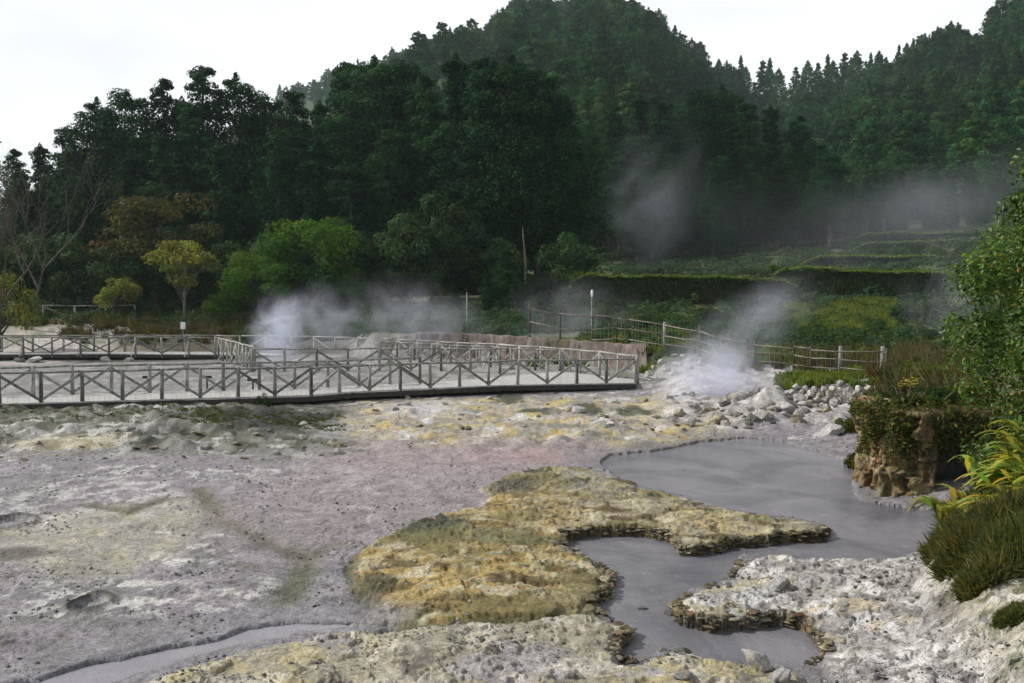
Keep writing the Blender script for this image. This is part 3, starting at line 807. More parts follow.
# the rest of the hillside: one merged object that instances the tree crowns
def scatter(name, groups, sources, label, cat):
    """points with scale and turn; geometry nodes put the given meshes on them"""
    P = []; S = []; R_ = []; K = []
    for k, g in enumerate(groups):
        for (x, y, z, s, r) in g: P.append((x, y, z)); S.append(s); R_.append(r); K.append(k)
    me = bpy.data.meshes.new(name); me.vertices.add(len(P)); me.vertices.foreach_set('co', np.array(P, np.float32).ravel())
    for nm, d, ty in (('size', S, 'FLOAT'), ('turn', R_, 'FLOAT'), ('which', K, 'INT')):
        a_ = me.attributes.new(nm, ty, 'POINT'); a_.data.foreach_set('value', np.array(d, np.float32 if ty == 'FLOAT' else np.int32))
    o = link(name, me)
    ng = bpy.data.node_groups.new(name, 'GeometryNodeTree')
    ng.interface.new_socket('Geometry', in_out='INPUT', socket_type='NodeSocketGeometry')
    ng.interface.new_socket('Geometry', in_out='OUTPUT', socket_type='NodeSocketGeometry')
    gi = ng.nodes.new('NodeGroupInput'); go = ng.nodes.new('NodeGroupOutput')
    jn = ng.nodes.new('GeometryNodeJoinGeometry')
    def named(nm, ty):
        n_ = ng.nodes.new('GeometryNodeInputNamedAttribute'); n_.data_type = ty; n_.inputs['Name'].default_value = nm; return n_.outputs['Attribute']
    for k, src in enumerate(sources):
        oi = ng.nodes.new('GeometryNodeObjectInfo'); oi.inputs['Object'].default_value = src; oi.inputs['As Instance'].default_value = True
        oi.transform_space = 'ORIGINAL'
        ip = ng.nodes.new('GeometryNodeInstanceOnPoints')
        cmp_ = ng.nodes.new('FunctionNodeCompare'); cmp_.data_type = 'INT'; cmp_.operation = 'EQUAL'
        ng.links.new(named('which', 'INT'), cmp_.inputs[2]); cmp_.inputs[3].default_value = k
        ng.links.new(gi.outputs[0], ip.inputs['Points']); ng.links.new(cmp_.outputs[0], ip.inputs['Selection'])
        ng.links.new(oi.outputs['Geometry'], ip.inputs['Instance'])
        cx = ng.nodes.new('ShaderNodeCombineXYZ'); ng.links.new(named('turn', 'FLOAT'), cx.inputs['Z'])
        e2 = ng.nodes.new('FunctionNodeEulerToRotation'); ng.links.new(cx.outputs[0], e2.inputs[0])
        ng.links.new(e2.outputs[0], ip.inputs['Rotation'])
        ng.links.new(named('size', 'FLOAT'), ip.inputs['Scale'])
        ng.links.new(ip.outputs[0], jn.inputs[0])
    ng.links.new(jn.outputs[0], go.inputs[0])
    md = o.modifiers.new('scatter', 'NODES'); md.node_group = ng
    tag(o, label, cat, kind='stuff')
    return o
srcs = []
for k in range(4):
    x, y, z, s_, t_ = mass[k].pop(0)
    srcs.append(HT[k].put((x, y, z), s_, 'small looking tree crown low on the forested hillside', 'tree', 'trees on the lower hillside', rz=t_, parts=False))
scatter('hillside_forest', mass, srcs, 'dense green forest covering the upper hills', 'forest')

# pointed trees along the saddle skyline
RCS = [Plant('ridge_conifer', (hill_crown(77 + q, 20, w_, p_, .7, 30, 19), None), 20, 'hill_leaf') for q, (w_, p_) in enumerate([(3.4, .95), (5.0, .6), (4.2, .75)])]
for k, (px, ty) in enumerate([(704,46),(719,58),(723,66),(741,55),(746,66),(763,60),(770,58),(779,68),(796,66),(803,72),(808,60),(818,62),(828,54),(833,60),(845,52),(851,57),(857,50),(866,60),(871,52),(879,50),(886,56),(899,44),(907,42),(925,32),(933,30),(951,20)]):
    D = float(np.interp(px, RA, RD)) - 4; p = at(px, ty, D); g = hz(p.x, D)
    s = max(.35, (p.z - g) / 20)
    RCS[k % 3].put((p.x, D, g - .5), s, 'pointed conifer standing against the sky along the saddle ridge' if px < 890 else 'small conifer against the sky on the rising ridge', 'tree',
           'conifers on the saddle skyline' if px < 890 else 'conifers on the rising ridge', parts=False)

# bright broadleaf trees
BR = [Plant('broadleaf_tree', round_mesh(90 + k, 8, 4.2, .05, 36, 260, .26), 8, 'broad') for k in range(2)]
put_tree(BR[0], 318, 206, 76, 'large bright green tree with domed crown in front of the dark wood', wide=1.1)
put_tree(BR[1], 258, 248, 74, 'lower bright green tree leaning toward the signpost side', wide=1.1)
put_tree(BR[0], 222, 290, 73, 'smallest bright green bush behind the walkway beside the thin tree', 'bush', wide=1.2)
put_tree(BR[1], 350, 262, 75, 'mid green bush under the domed tree where the steam rises', 'bush', wide=1.1)
UM = Plant('slender_tree', round_mesh(95, 6, 2.3, .42, 22, 150, .2, .6, .09, .36), 6, 'yellowtree', 'palebark')
put_tree(UM, 184, 234, 71, 'slender yellow green tree with layered crown and visible pale trunk')
YB = Plant('round_bush', round_mesh(96, 4, 2.2, .1, 22, 160, .2), 4, 'yellowtree')
put_tree(YB, 117, 273, 74, 'rounded yellow green bush at the foot of the wood', 'bush', wide=.95)
AU = Plant('autumn_tree', round_mesh(97, 9, 5.0, .25, 30, 190, .3, .5, .2), 9, 'autumn')
put_tree(AU, 158, 184, 80, 'spreading autumn tree with orange brown crown in the dark wood', wide=1.0)
MG = Plant('understory_tree', round_mesh(98, 8, 3.6, .05, 30, 170, .32), 8, 'under')
us = random.Random(9)
for k in range(26):
    px = -5 + 590 * (k + us.random() * .6) / 26
    put_tree(MG, px, 225 + us.random() * 45, 77 + us.random() * 4, 'dark green understory tree at the foot of the wood', group='understory trees at the foot of the wood')
put_tree(MG, 432, 180, 79, 'mid green leafy tree standing forward of the dark conifers', wide=.9)
put_tree(MG, 400, 205, 77, 'mid green tree between the domed tree and the conifers', wide=.8)
for k, (px, ty, D) in enumerate([(505,250,70),(520,268,68),(545,280,68),(488,275,69),(570,288,68),(432,292,72),(455,285,71)]):
    put_tree(CON[2], px, ty, D, 'young upright conifer at the foot of the wood behind the walkways', 'young tree', 'young conifers at the foot of the wood', wide=1.6)
# pale trunks that show through the stand
for px, y0, y1 in ((524, 228, 265),):
    D = 74 if px < 600 else 99
    p = at(px, y0, D); g = hz(p.x, D); mb = MB()
    mb.tube([(p.x, D, g - .2), (p.x + .15, D, (g + p.z) / 2), (p.x - .1, D, p.z)], [.10, .08, .04], 7)
    for q in range(0):
        z = g + (p.z - g) * (.5 + .07 * q); s_ = 1 if q % 2 else -1
        mb.tube([(p.x, D, z), (p.x + s_ * .5, D + .2, z + .35), (p.x + s_ * .9, D + .1, z + .5)], [.035, .025, .012], 5)
    o = mb.build('dead_tree', M['bark'], smooth=True, off=(p.x, D, g)); o.location = (p.x, D, g)
    tag(o, 'thin bare dead tree showing pale against the dark wood', 'dead tree', 'thin dead trees in the wood')

# bare tree at the far end
def bare_tree(px, ty, D, label, seed):
    r = random.Random(seed); p = at(px, ty, D); g = hz(p.x, D); hgt = p.z - g; mb = MB(); tips = []
    def br(p0, d, l, rad, dep):
        pts = [p0]; dd_ = d.copy()
        for k in range(3):
            dd_ = (dd_ + Vector((r.gauss(0, .14), r.gauss(0, .14), r.gauss(.05, .08)))).normalized(); pts.append(pts[-1] + dd_ * l / 3)
        mb.tube(pts, [rad, rad * .85, rad * .7, rad * .5], 6 if dep < 2 else 4, cap=False)
        if dep >= 5: tips.append(pts[-1]); return
        for k in range(3 if dep else 4):
            a_ = Vector((r.gauss(0, .55), r.gauss(0, .55), r.gauss(.25, .3)))
            br(pts[r.choice((2, 3)) if k else 3], (dd_ + a_).normalized(), l * r.uniform(.6, .82), rad * .55, dep + 1)
    br(Vector((0, 0, 0)), Vector((0, 0, 1)), hgt * .30, .13, 0)
    e = empty('bare_tree', (p.x, D, g), label, 'tree')
    mb.build('branches', M['bark'], e)
    lf = MB(); T = np.array([tuple(t) for t in tips if r.random() < .5]); lf_n = len(T)
    leaves(lf, T + RNG.normal(size=T.shape) * .2, RNG.normal(size=T.shape), .22, .6, np.clip(RNG.normal(1, .3, (lf_n, 3)), .4, 2))
    lf.build('dry_leaves', M['autumn'], e)
bare_tree(22, 118, 68, 'tall bare grey tree with fine twigs against the sky', 2)
bare_tree(-14, 150, 60, 'bare tree with a few orange leaves cut by the frame edge', 3)
put_tree(YB, -2, 262, 62, 'yellowing bush at the frame edge below the bare trees', 'bush', wide=.7)

# ------------------------------------------------------------------ hedges on the terraces
def hedge(px0, px1, ty0, ty1, D0, D1, hh, depth, label, seed):
    P0 = at(px0, ty0, D0); P1 = at(px1, ty1, D1); n_ = int(abs((P1 - P0).length) * depth * 60) + int((P1 - P0).length * hh * 90)
    n_ = min(n_, 26000); t = RNG.random(n_); mb = MB()
    base = np.array(P0)[None] * (1 - t[:, None]) + np.array(P1)[None] * t[:, None]
    face = RNG.random(n_) < hh / (hh + depth)
    u = RNG.random(n_)
    wob = fbm(base[:, 0] * .35, base[:, 1] * .6, 4, seed) * .3
    off = np.zeros((n_, 3)); Nr = np.zeros((n_, 3))
    off[face, 1] = 0; off[face, 2] = -u[face] * hh * 1.25
    off[~face, 1] = u[~face] * depth; off[~face, 2] = 0
    Nr[face] = (0, -1, .3); Nr[~face] = (0, 0, 1)
    C = base + off; C[:, 2] += wob; C[:, 1] += fbm(base[:, 0] * .8, C[:, 2] * .8, 3, seed + 1) * .5
    C += RNG.normal(size=C.shape) * .10
    Nr += RNG.normal(size=Nr.shape) * .5
    tn = np.clip(1 + .3 * RNG.normal(size=(n_, 1)), .4, 1.8) * np.ones((n_, 3))
    top = ~face; tn[top] *= (1.9, 1.75, 1.1)         # grassy top, sunlight painted in as a lighter leaf tint
    leaves(mb, C, Nr, .30 * (.7 + .6 * RNG.random(n_)), .5, tn)
    ed = np.minimum(1, np.minimum(t, 1 - t) / .08); C[:, 2] -= (1 - ed ** .5) * hh * .9
    e = empty('terrace_hedge', (P0.x, P0.y, P0.z - hh), label, 'hedge', 'hedges along the terraces')
    mb.build('foliage', M['hedge'], e, off=tuple(e.location))
    n3 = int((P1 - P0).length * 110); t = RNG.random(n3); base = np.array(P0)[None] * (1 - t[:, None]) + np.array(P1)[None] * t[:, None]
    base[:, 2] += fbm(base[:, 0] * .35, base[:, 1] * .6, 4, seed) * .3 + .12 * RNG.random(n3) - (1 - np.minimum(1, np.minimum(t, 1 - t) / .08) ** .5) * hh * .9
    base[:, 1] += RNG.normal(size=n3) * .22 - .1
    gt = MB(); up = np.zeros((n3, 3)); up[:, 1] = -.5; up[:, 2] = .8
    leaves(gt, base, up + RNG.normal(size=up.shape) * .35, .24 * (.6 + .8 * RNG.random(n3)), .45, np.clip(RNG.normal(1, .3, (n3, 1)), .3, 2) * np.array([[.95, .95, .8]]))
    gt.build('grass_top', M['grass'], e, off=tuple(e.location))  # bright grass strip added to draw the sunlit line along the top
    core = MB(); m_ = 14
    for k in range(m_):
        if k in (0, m_ - 1): continue
        a_ = P0.lerp(P1, k / m_); b_ = P0.lerp(P1, (k + 1) / m_); c = (a_ + b_) / 2
        core.box((c.x, c.y + depth / 2 + .1, c.z - hh * .75 - .15), ((b_ - a_).length * 1.02, depth * .8, hh * 1.5), math.atan2(b_.y - a_.y, b_.x - a_.x), (.5, .5, .4))
    core.build('soil_bank', M['bark'], e, off=tuple(e.location))
hedge(570, 800, 275, 280, 72, 70, 1.15, 1.2, 'long dark hedge below the conifer stand, level grassy top', 1)
hedge(770, 960, 268, 274, 75, 70, 1.3, 1.4, 'tall dark hedge with the brightest grass top, above the green plot', 2)
hedge(900, 1040, 274, 270, 80, 80, 1.6, 1.2, 'hedge joining the bright topped one behind the big shrub', 3)
hedge(800, 1040, 257, 256, 90, 92, 1.1, 1.2, 'middle terrace hedge above the bright topped one', 4)
hedge(850, 1040, 243, 241, 101, 103, 1.4, 1.0, 'third terrace hedge up the slope with thin pale top line', 5)
hedge(850, 1050, 234, 232, 110, 112, 1.3, 1.0, 'highest terrace hedge under the wooded slope', 6)

# ------------------------------------------------------------------ ground cover (nobody could count it)
def cover(name, regions, per, h, w, mat, label, cat, blade=True, seed=0):
    mb = MB(); r = np.random.default_rng(seed)
    for (pxa, pxb, Da, Db, n_, hs) in regions:
        a_ = r.uniform(pxa, pxb, n_); D = r.uniform(Da, Db, n_); x = (a_ - 512) / F * D
        msk = fbm(x * .5, D * .5, 3, seed + 40) > -.12; x = x[msk]; D = D[msk]; n2 = len(x)
        z = H(x, D); k = per
        ids = np.repeat(np.arange(n2), k); nn = len(ids)
        c = np.stack([x, D, z], 1)[ids] + r.normal(size=(nn, 3)) * np.array([w * 2.2, w * 2.2, 0])
        d = r.normal(size=(nn, 3)) * .38; d[:, 2] = 1; d /= np.linalg.norm(d, axis=1, keepdims=True)
        hh_ = (h * hs * (.5 + .8 * r.random(nn)) * (.6 + .8 * r.random(n2))[ids])[:, None]
        side = np.cross(d, r.normal(size=(nn, 3))); side /= np.linalg.norm(side, axis=1, keepdims=True)
        wd = w * (.5 + r.random(nn))[:, None]
        b0 = c - side * wd * .5; b0[:, 2] -= .05; b1 = c + side * wd * .5; b1[:, 2] -= .05
        m0 = c + d * hh_ * .55; tip = c + d * hh_ + r.normal(size=(nn, 3)) * hh_ * .15
        V = np.stack([b0, b1, m0 + side * wd * .45, tip, m0 - side * wd * .45], 1).reshape(-1, 3)
        i0 = np.arange(nn) * 5
        cl = np.clip(r.normal(1, .22, (n2, 1)), .45, 1.7)[ids] * np.clip(r.normal(1, .15, (nn, 1)), .5, 1.6)
        hu = r.normal(0, .16, (n2, 1))[ids]
        tn = np.concatenate([cl * (1 + hu), cl, cl * (1 - hu)], 1)
        mb.add(V, Q=np.stack([i0, i0 + 1, i0 + 2, i0 + 4], 1), T=np.stack([i0 + 4, i0 + 2, i0 + 3], 1), c=np.repeat(np.clip(tn, .2, 2.5), 5, 0))
    o = mb.build(name, M[mat]); tag(o, label, cat, kind='stuff'); return o
def leafy_cover(name, regions, per, mat, label, cat, seed):
    mb = MB(); r = np.random.default_rng(seed)
    for (pxa, pxb, Da, Db, n_, w, h_, lf) in regions:
        a_ = r.uniform(pxa, pxb, n_); D = r.uniform(Da, Db, n_); x = (a_ - 512) / F * D
        z = H(x, D); hh_ = h_ * (.4 + 1.2 * r.random(n_) ** 1.5); ww = w * (.6 + .8 * r.random(n_))
        cen = np.stack([x, D, z + hh_ * .2], 1); rad = np.stack([ww, ww, hh_], 1)
        clump_leaves(mb, cen, rad, per, lf, .55, updown=.6, clumpv=.45, hue=.14)
    tag(mb.build(name, M[mat]), label, cat, kind='stuff')
leafy_cover('undergrowth', [(-60, 400, 69.5, 80, 500, .8, .5, .22), (235, 400, 61.5, 70, 330, .6, .4, .18), (360, 600, 57.5, 76, 700, .7, .45, .2), (580, 1060, 49, 70, 1000, .6, .35, .17), (580, 1060, 70, 114, 1100, 1.0, .5, .28), (655, 960, 44.5, 51, 300, .45, .25, .13), (1060, 1500, 9.5, 16, 900, .16, .12, .05)],
      75, 'under', 'dark low plants under the trees and on the terraces', 'undergrowth', seed=3)
cover('meadow_grass', [(785, 895, 55, 70, 1900, .8), (780, 895, 35, 39, 420, .5), (530, 700, 48.5, 53, 350, .7), (700, 900, 41, 46, 450, .6), (-60, 110, 73, 77, 250, .6), (640, 700, 45, 48, 150, .6)],
      40, .40, .045, 'grass', 'bright short grass on the garden plot and along the fence', 'grass', seed=4)
cover('dry_brush', [(60, 260, 64.5, 72, 420, 1.0), (800, 930, 39, 44, 160, .7), (740, 930, 40, 46, 140, .7), (870, 980, 22, 38, 700, 1.0), (-60, 60, 69, 73, 90, .8)],
      42, .55, .035, 'brownbush', 'brown and yellow dry brush on the banks', 'brush', seed=6)
cover('moss_tufts', [(190, 345, 27.8, 31.8, 1100, .4), (0, 200, 28.5, 31.5, 350, .4), (-60, 340, 31.5, 32.1, 120, .8)],
      14, .11, .016, 'heather', 'low green tufts on the bank below the near walkway', 'tufts', seed=8)

# ------------------------------------------------------------------ rocks
def rock_mesh(seed, mat, rough=.35, flat=.7, sub=3):
    import bmesh
    bm = bmesh.new(); bmesh.ops.create_icosphere(bm, subdivisions=sub, radius=1)
    V = np.array([tuple(v.co) for v in bm.verts]); Fc = np.array([[v.index for v in f.verts] for f in bm.faces]); bm.free()
    r = np.random.default_rng(seed)
    for k in range(14):                     # cut flat facets
        d = r.normal(size=3); d /= np.linalg.norm(d); h_ = .45 + .38 * r.random(); q = V @ d
        V = V - np.maximum(q - h_, 0)[:, None] * d * .96
    o_ = r.random(2) * 50
    V = V * (1.1 + rough * .75 * fbm(V[:, 0] * 1.9 + o_[0], V[:, 1] * 1.9 + V[:, 2] * 1.7 + o_[1], 5, seed, .6)[:, None])
    V[:, 2] *= flat
    return build_mesh('rock', V, Fc, M[mat], np.ones((len(V), 3)), True)
ROCK = {k: [rock_mesh(200 + 17 * i + s_, k, .45, .62 + .08 * i, 4) for i in range(5)] for s_, k in enumerate(('rock', 'yrock', 'darkrock'))}
def rock(px, py, wpx, label, group=None, mat='rock', z=None, name='boulder', D=None, asp=1.0, sink=.28):
    if D is None:
        zt = .2 if z is None else z
        for _ in range(4):
            x, y = G(px, py, zt); zt = hz(x, y)
    else:
        x = (px - 512) / F * D; y = D; zt = hz(x, y)
    zt = max(zt, -.02)
    s = wpx * y / F / 2
    o = link(name, ROCK[mat][random.randrange(5)]); o.location = (x, y + s * .6, zt + s * (.62 - sink * 1.4)); o.rotation_euler = (random.uniform(-.3, .3), random.uniform(-.3, .3), random.random() * 6.28)
    o.scale = (s * random.uniform(.9, 1.1), s * random.uniform(.85, 1.1), s * asp * random.uniform(.8, 1.1)); tag(o, label, 'boulder' if name == 'boulder' else 'rock', group); return o
GB = 'pale boulders heaped at the steaming vent'
for (px, py, w) in [(772,402,34),(748,396,20),(776,384,20),(790,381,16),(756,387,16),(738,400,18),(800,404,22),(786,412,24),(765,415,22),(750,416,16),(807,392,14),(730,412,14)]:
    rock(px, py, w, 'largest pale slab of the boulder heap beside the steaming vent' if w == 34 else 'pale boulder in the heap beside the steaming vent', None if w == 34 else GB, name='boulder', asp=.85)
r5 = random.Random(12)
for k in range(90):
    px = r5.uniform(668, 840); py = r5.uniform(392, 430) - (8 if px > 760 else 0)
    rock(px, py, r5.uniform(5, 9 + 9 * r5.random()), 'small pale rock on the slope around the steaming vent', 'small rocks around the steaming vent', name='rock', mat=r5.choice(['rock', 'rock', 'yrock', 'darkrock']))
for (px, py, w) in [(655,352,9),(663,358,10),(650,363,12),(676,352,8),(683,356,9),(690,362,10),(680,368,12),(668,372,9),(653,374,10),(690,378,13),(700,372,10),(676,380,12),(660,381,13)]:
    rock(px, py + 4, w, 'white rock on the dark bank between walkway end and vent', 'white rocks on the dark bank', name='rock', D=44 - (py - 352) * .12)
for (px, py, w, m_, lab) in [
    (780, 590, 30, 'rock', 'white rounded rock resting on the pale promontory by the lower pool'),
    (763, 671, 36, 'rock', 'flat pale rock at the near edge of the lower pool'),
    (783, 682, 26, 'rock', 'pale rock next to the flat one at the pool edge'),
    (642, 637, 13, 'darkrock', 'small dark stone alone in the lower pool'),
    (672, 640, 14, 'darkrock', 'dark stone in the lower pool near the foreground mound'),
    (684, 648, 16, 'darkrock', 'second dark stone in the lower pool nearer the shore'),
    (684, 680, 22, 'rock', 'pale rock half sunk at the edge of the foreground crust'),
    (302, 672, 11, 'yrock', 'tan stone lying on the yellow grey foreground crust'),
    (333, 447, 18, 'yrock', 'tan rock at the toe of the mossy bank'),
    (338, 455, 14, 'rock', 'pale stone just below the tan rock at the bank toe'),
    (197, 433, 14, 'yrock', 'yellowish stone on the bank under the near walkway'),
    (152, 450, 14, 'yrock', 'yellow stone below the mossy hollow'),
    (203, 450, 15, 'rock', 'pale stone on the flat below the bank'),
    (612, 403, 13, 'rock', 'white squarish block standing on yellow ground below the walkway'),
    (255, 432, 10, 'yrock', 'small tan stone on the mossy bank'),
    (303, 440, 11, 'rock', 'small pale stone on the mossy bank'),
    (578, 414, 16, 'rock', 'pale knob beside the dark holes below the walkway'),
    (604, 418, 14, 'yrock', 'yellowish knob between the dark holes'),
    (30, 363, 16, 'rock', 'pale boulder under the far walkway close to the frame edge'),
    (18, 360, 12, 'darkrock', 'darker boulder under the far walkway'),
    (105, 364, 13, 'rock', 'pale boulder under the middle of the far walkway'),
    (127, 362, 10, 'rock', 'small pale boulder next to another under the far walkway'),
    (832, 436, 22, 'rock', 'low pale rock on the far shore of the upper pool'),
    (800, 428, 20, 'yrock', 'low tan rock on the far shore of the upper pool'),
    (690, 426, 18, 'rock', 'pale rock at the foot of the steaming vent'),
    (720, 424, 24, 'yrock', 'broad sulphur stained rock in front of the steam')]:
    rock(px, py, w, lab, mat=m_, name='boulder' if w > 12 else 'rock', asp=.8, D=(57.5 if py < 366 and px < 200 else None))
r6 = random.Random(4)
for k in range(46):
    px = r6.uniform(835, 1010); py = r6.uniform(590, 683)
    rock(px, py, r6.uniform(4, 15), 'broken white crust stone on the pale ground near the heather', 'crust stones near the heather', name='rock', asp=.3)
for k in range(34):
    px = r6.uniform(690, 935); py = r6.uniform(568, 600)
    rock(px, py, r6.uniform(3, 9), 'small stone on the pale promontory', 'small stones on the promontory', name='rock', mat=r6.choice(['rock', 'darkrock']), asp=.6)
for k in range(40):
    px = r6.uniform(0, 345); py = r6.uniform(425, 462)
    rock(px, py, r6.uniform(3, 10), 'small stone at the foot of the bank below the near walkway', 'small stones below the bank', name='rock', mat=r6.choice(['rock', 'yrock', 'darkrock']), asp=.6)
for k in range(36):
    px = r6.uniform(345, 700); py = r6.uniform(398, 432)
    rock(px, py, r6.uniform(3, 11), 'small stone among the yellow heaps below the walkway', 'small stones among the yellow heaps', name='rock', mat=r6.choice(['rock', 'yrock', 'darkrock']), asp=.7)

# gravel crumbs: stuff
def gravel():
    mb = MB(); r = np.random.default_rng(44)
    ico = np.array([(0, 0, 1), (.9, 0, .1), (.2, .9, 0), (-.8, .3, .1), (-.3, -.9, 0), (0, 0, -.5)])
    T = np.array([(0, 1, 2), (0, 2, 3), (0, 3, 4), (0, 4, 1), (5, 2, 1), (5, 3, 2), (5, 4, 3), (5, 1, 4)])
    n_ = 15000; py = 395 + 320 * r.random(n_) ** 1.2; px = r.uniform(-40, 1060, n_)
    y = (CZ - .15) * F / (py - 294); x = (px - 512) / F * y
    m1 = fbm(x * .7, y * .7, 4, 77) > .11
    x = x[m1]; y = y[m1]; py = py[m1]; z = H(x, y); ok = z > .04; x = x[ok]; y = y[ok]; z = z[ok]; n_ = len(x)
    s = .008 + .022 * r.random(n_) ** 2.5 + .0006 * y
    a_ = r.random(n_) * 6.28
    V = np.zeros((n_, 6, 3)); bx = ico[None] * (1 + .35 * r.normal(size=(n_, 6, 1)))
    V[..., 0] = bx[..., 0] * np.cos(a_)[:, None] - bx[..., 1] * np.sin(a_)[:, None]; V[..., 1] = bx[..., 0] * np.sin(a_)[:, None] + bx[..., 1] * np.cos(a_)[:, None]
    V[..., 2] = bx[..., 2] * .6; V = V * s[:, None, None] + np.stack([x, y, z + s * .2], 1)[:, None]
    Tt = (T[None] + (np.arange(n_) * 6)[:, None, None]).reshape(-1, 3)
    c = np.clip(r.normal(.45, .28, (n_, 1)), .1, 1.1) * np.ones((n_, 3)); mb.add(V.reshape(-1, 3), T=Tt, c=np.repeat(c, 6, 0))
    tag(mb.build('gravel', M['rock']), 'loose crumbs and gravel scattered over the mud', 'gravel', kind='stuff')
gravel()
def rubble():
    mb = MB(); r = np.random.default_rng(45); P = np.array(POOL); Q_ = np.roll(P, -1, 0); ln = np.linalg.norm(Q_ - P, axis=1); n_ = 45000
    e = r.choice(len(P), n_, p=ln / ln.sum()); t = r.random((n_, 1)); c = P[e] * (1 - t) + Q_[e] * t + r.uniform(-.34, .34, (n_, 2)); x, y = c[:, 0], c[:, 1]
    jx = x + .12 * fbm(x * 1.9, y * 1.9, 5, 31, .66) + .02 * fbm(x * 9, y * 7, 3, 33, .6); jy = y + .26 * fbm(x * 1.9, y * 1.5, 5, 37, .66) + .03 * fbm(x * 9, y * 6, 3, 39, .6)
    sd = sdf_poly(jx, jy, POOL); ok = (np.abs(sd + .035) < .05) & (fbm(x * 2.3, y * 2.3, 3, 78) > -.45); x = x[ok]; y = y[ok]; sd = sd[ok]
    # height of the crust just outside
    hb = np.maximum.reduce([H(x + dx, y + dy) for dx, dy in ((.16, 0), (-.16, 0), (0, .2), (0, -.2))])
    ok = hb > .09; x = x[ok]; y = y[ok]; hb = hb[ok]; n_ = len(x); z = hb * r.random(n_) ** .8 - .012
    th = np.linspace(0, 6.283, 8)[:-1]; k = 7; s = (.022 + .060 * r.random(n_) ** 2.5)
    rad = s[:, None] * (.75 + .5 * r.random((n_, k))); a_ = th[None] + r.random((n_, 1)) * 6.28; hh = (.003 + .006 * r.random((n_, 1)))
    V = np.zeros((n_, 2 * k, 3)); tl = r.normal(size=(n_, 2)) * .10
    for q, (sg, sc) in enumerate(((1, .82), (-1, 1.0))):
        ox = rad * np.cos(a_) * sc; oy = rad * np.sin(a_) * sc
        V[:, q * k:(q + 1) * k, 0] = x[:, None] + ox; V[:, q * k:(q + 1) * k, 1] = y[:, None] + oy; V[:, q * k:(q + 1) * k, 2] = z[:, None] + sg * hh + ox * tl[:, :1] + oy * tl[:, 1:]
    i0 = np.arange(n_)[:, None] * 2 * k; Q = []; T = []
    for j in range(k): j2 = (j + 1) % k; Q.append(np.concatenate([i0 + k + j, i0 + k + j2, i0 + j2, i0 + j], 1))
    for j in range(1, k - 1): T.append(np.concatenate([i0, i0 + j, i0 + j + 1], 1)); T.append(np.concatenate([i0 + k, i0 + k + j + 1, i0 + k + j], 1))
    base = np.where(r.random((n_, 1)) < .55, np.array([[.095, .083, .05]]), np.where(r.random((n_, 1)) < .8, np.array([[.22, .20, .14]]), np.array([[.17, .11, .065]])))
    cc = base * np.clip(r.normal(1, .3, (n_, 1)), .4, 1.7) * 2.2
    mb.add(V.reshape(-1, 3), Q=np.concatenate(Q), T=np.concatenate(T), c=np.repeat(cc, 2 * k, 0)); print('rubble', n_)
    tag(mb.build('crust_rubble', M['rock']), 'crumbling thin slabs of crust along the pool rims', 'crust rubble', kind='stuff')
rubble()

# dry stone wall
def stone_wall():
    p0 = Vector((*G(798, 398, .9), 0)); 
    A_ = [(796, 34.9, 386), (815, 34.6, 388), (840, 34.5, 389), (868, 34.45, 388), (890, 34.5, 387)]
    mb = MB(); r = random.Random(3); base = ROCK['rock'][2]
    V0 = np.array([tuple(v.co) for v in base.vertices]); F0 = np.array([list(p.vertices) for p in base.polygons])
    pts = [at(a_, y_, D) for a_, D, y_ in A_]
    for row in range(3):
        for s_ in range(len(pts) - 1):
            a_, b_ = pts[s_], pts[s_ + 1]; n_ = max(2, int((b_ - a_).length / .26))
            for k in range(n_):
                p = a_.lerp(b_, (k + .5 * (row % 2) + r.uniform(-.1, .1)) / n_); q = r.uniform(.10, .155)
                th = r.random() * 6.28; c, s2 = math.cos(th), math.sin(th)
                V = V0 * np.array([q * 1.1, q * 1.1, q * 1.15]); V = np.c_[V[:, 0] * c - V[:, 1] * s2, V[:, 0] * s2 + V[:, 1] * c, V[:, 2]]
                mb.add(V + np.array([p.x, p.y - row * .05, p.z - .05 - row * .17]), T=F0, c=(r.uniform(.9, 1.5),) * 3)
    o0 = tuple(pts[0] - Vector((0, 0, .6))); o = mb.build('stone_wall', M['rock'], smooth=True, off=o0); o.location = o0
    tag(o, 'low dry stone wall of white stones holding the grassy bank', 'stone wall')
stone_wall()

# ------------------------------------------------------------------ pink earth cut
def earth_cut():
    mb = MB(); V = []; a_ = np.linspace(366, 646, 260); rows = 22
    for k, a in enumerate(a_):
        D = float(wall_D(a)); x0 = (a - 512) / F * D
        ztop = float(np.interp(a, [366, 385, 420, 480, 560, 640], [1.0, 1.45, 1.84, 1.80, 1.70, 1.60])) + .05 * float(pn(np.array([a / 9.]), np.array([1.]), 5)[0])
        for j in range(rows + 1):
            t = j / rows; z = .15 + (ztop - .15) * t
            V.append((x0, D - .45 + .35 * t, z))
        V.append((x0, D + .5, ztop + .02))
    V = np.array(V); m_ = rows + 2
    V[:, 1] += .22 * fbm(V[:, 0] * 1.2, V[:, 2] * .9, 4, 9) + .07 * fbm(V[:, 0] * 7, V[:, 2] * 1.2, 3, 12)
    idx = np.arange(len(V)).reshape(len(a_), m_); Q = np.stack([idx[:-1, :-1], idx[1:, :-1], idx[1:, 1:], idx[:-1, 1:]], -1).reshape(-1, 4)
    mt = solid_mat('pink_clay', (.10, .082, .074), (.25, .20, .185), 2.2, .95, 1, .12, (1.6, 1, .45), third=(.10, .085, .055), use_tint=False)
    o = link('earth_cut', build_mesh('earth_cut', V, Q, mt, None, True)); tag(o, kind='structure')
earth_cut()

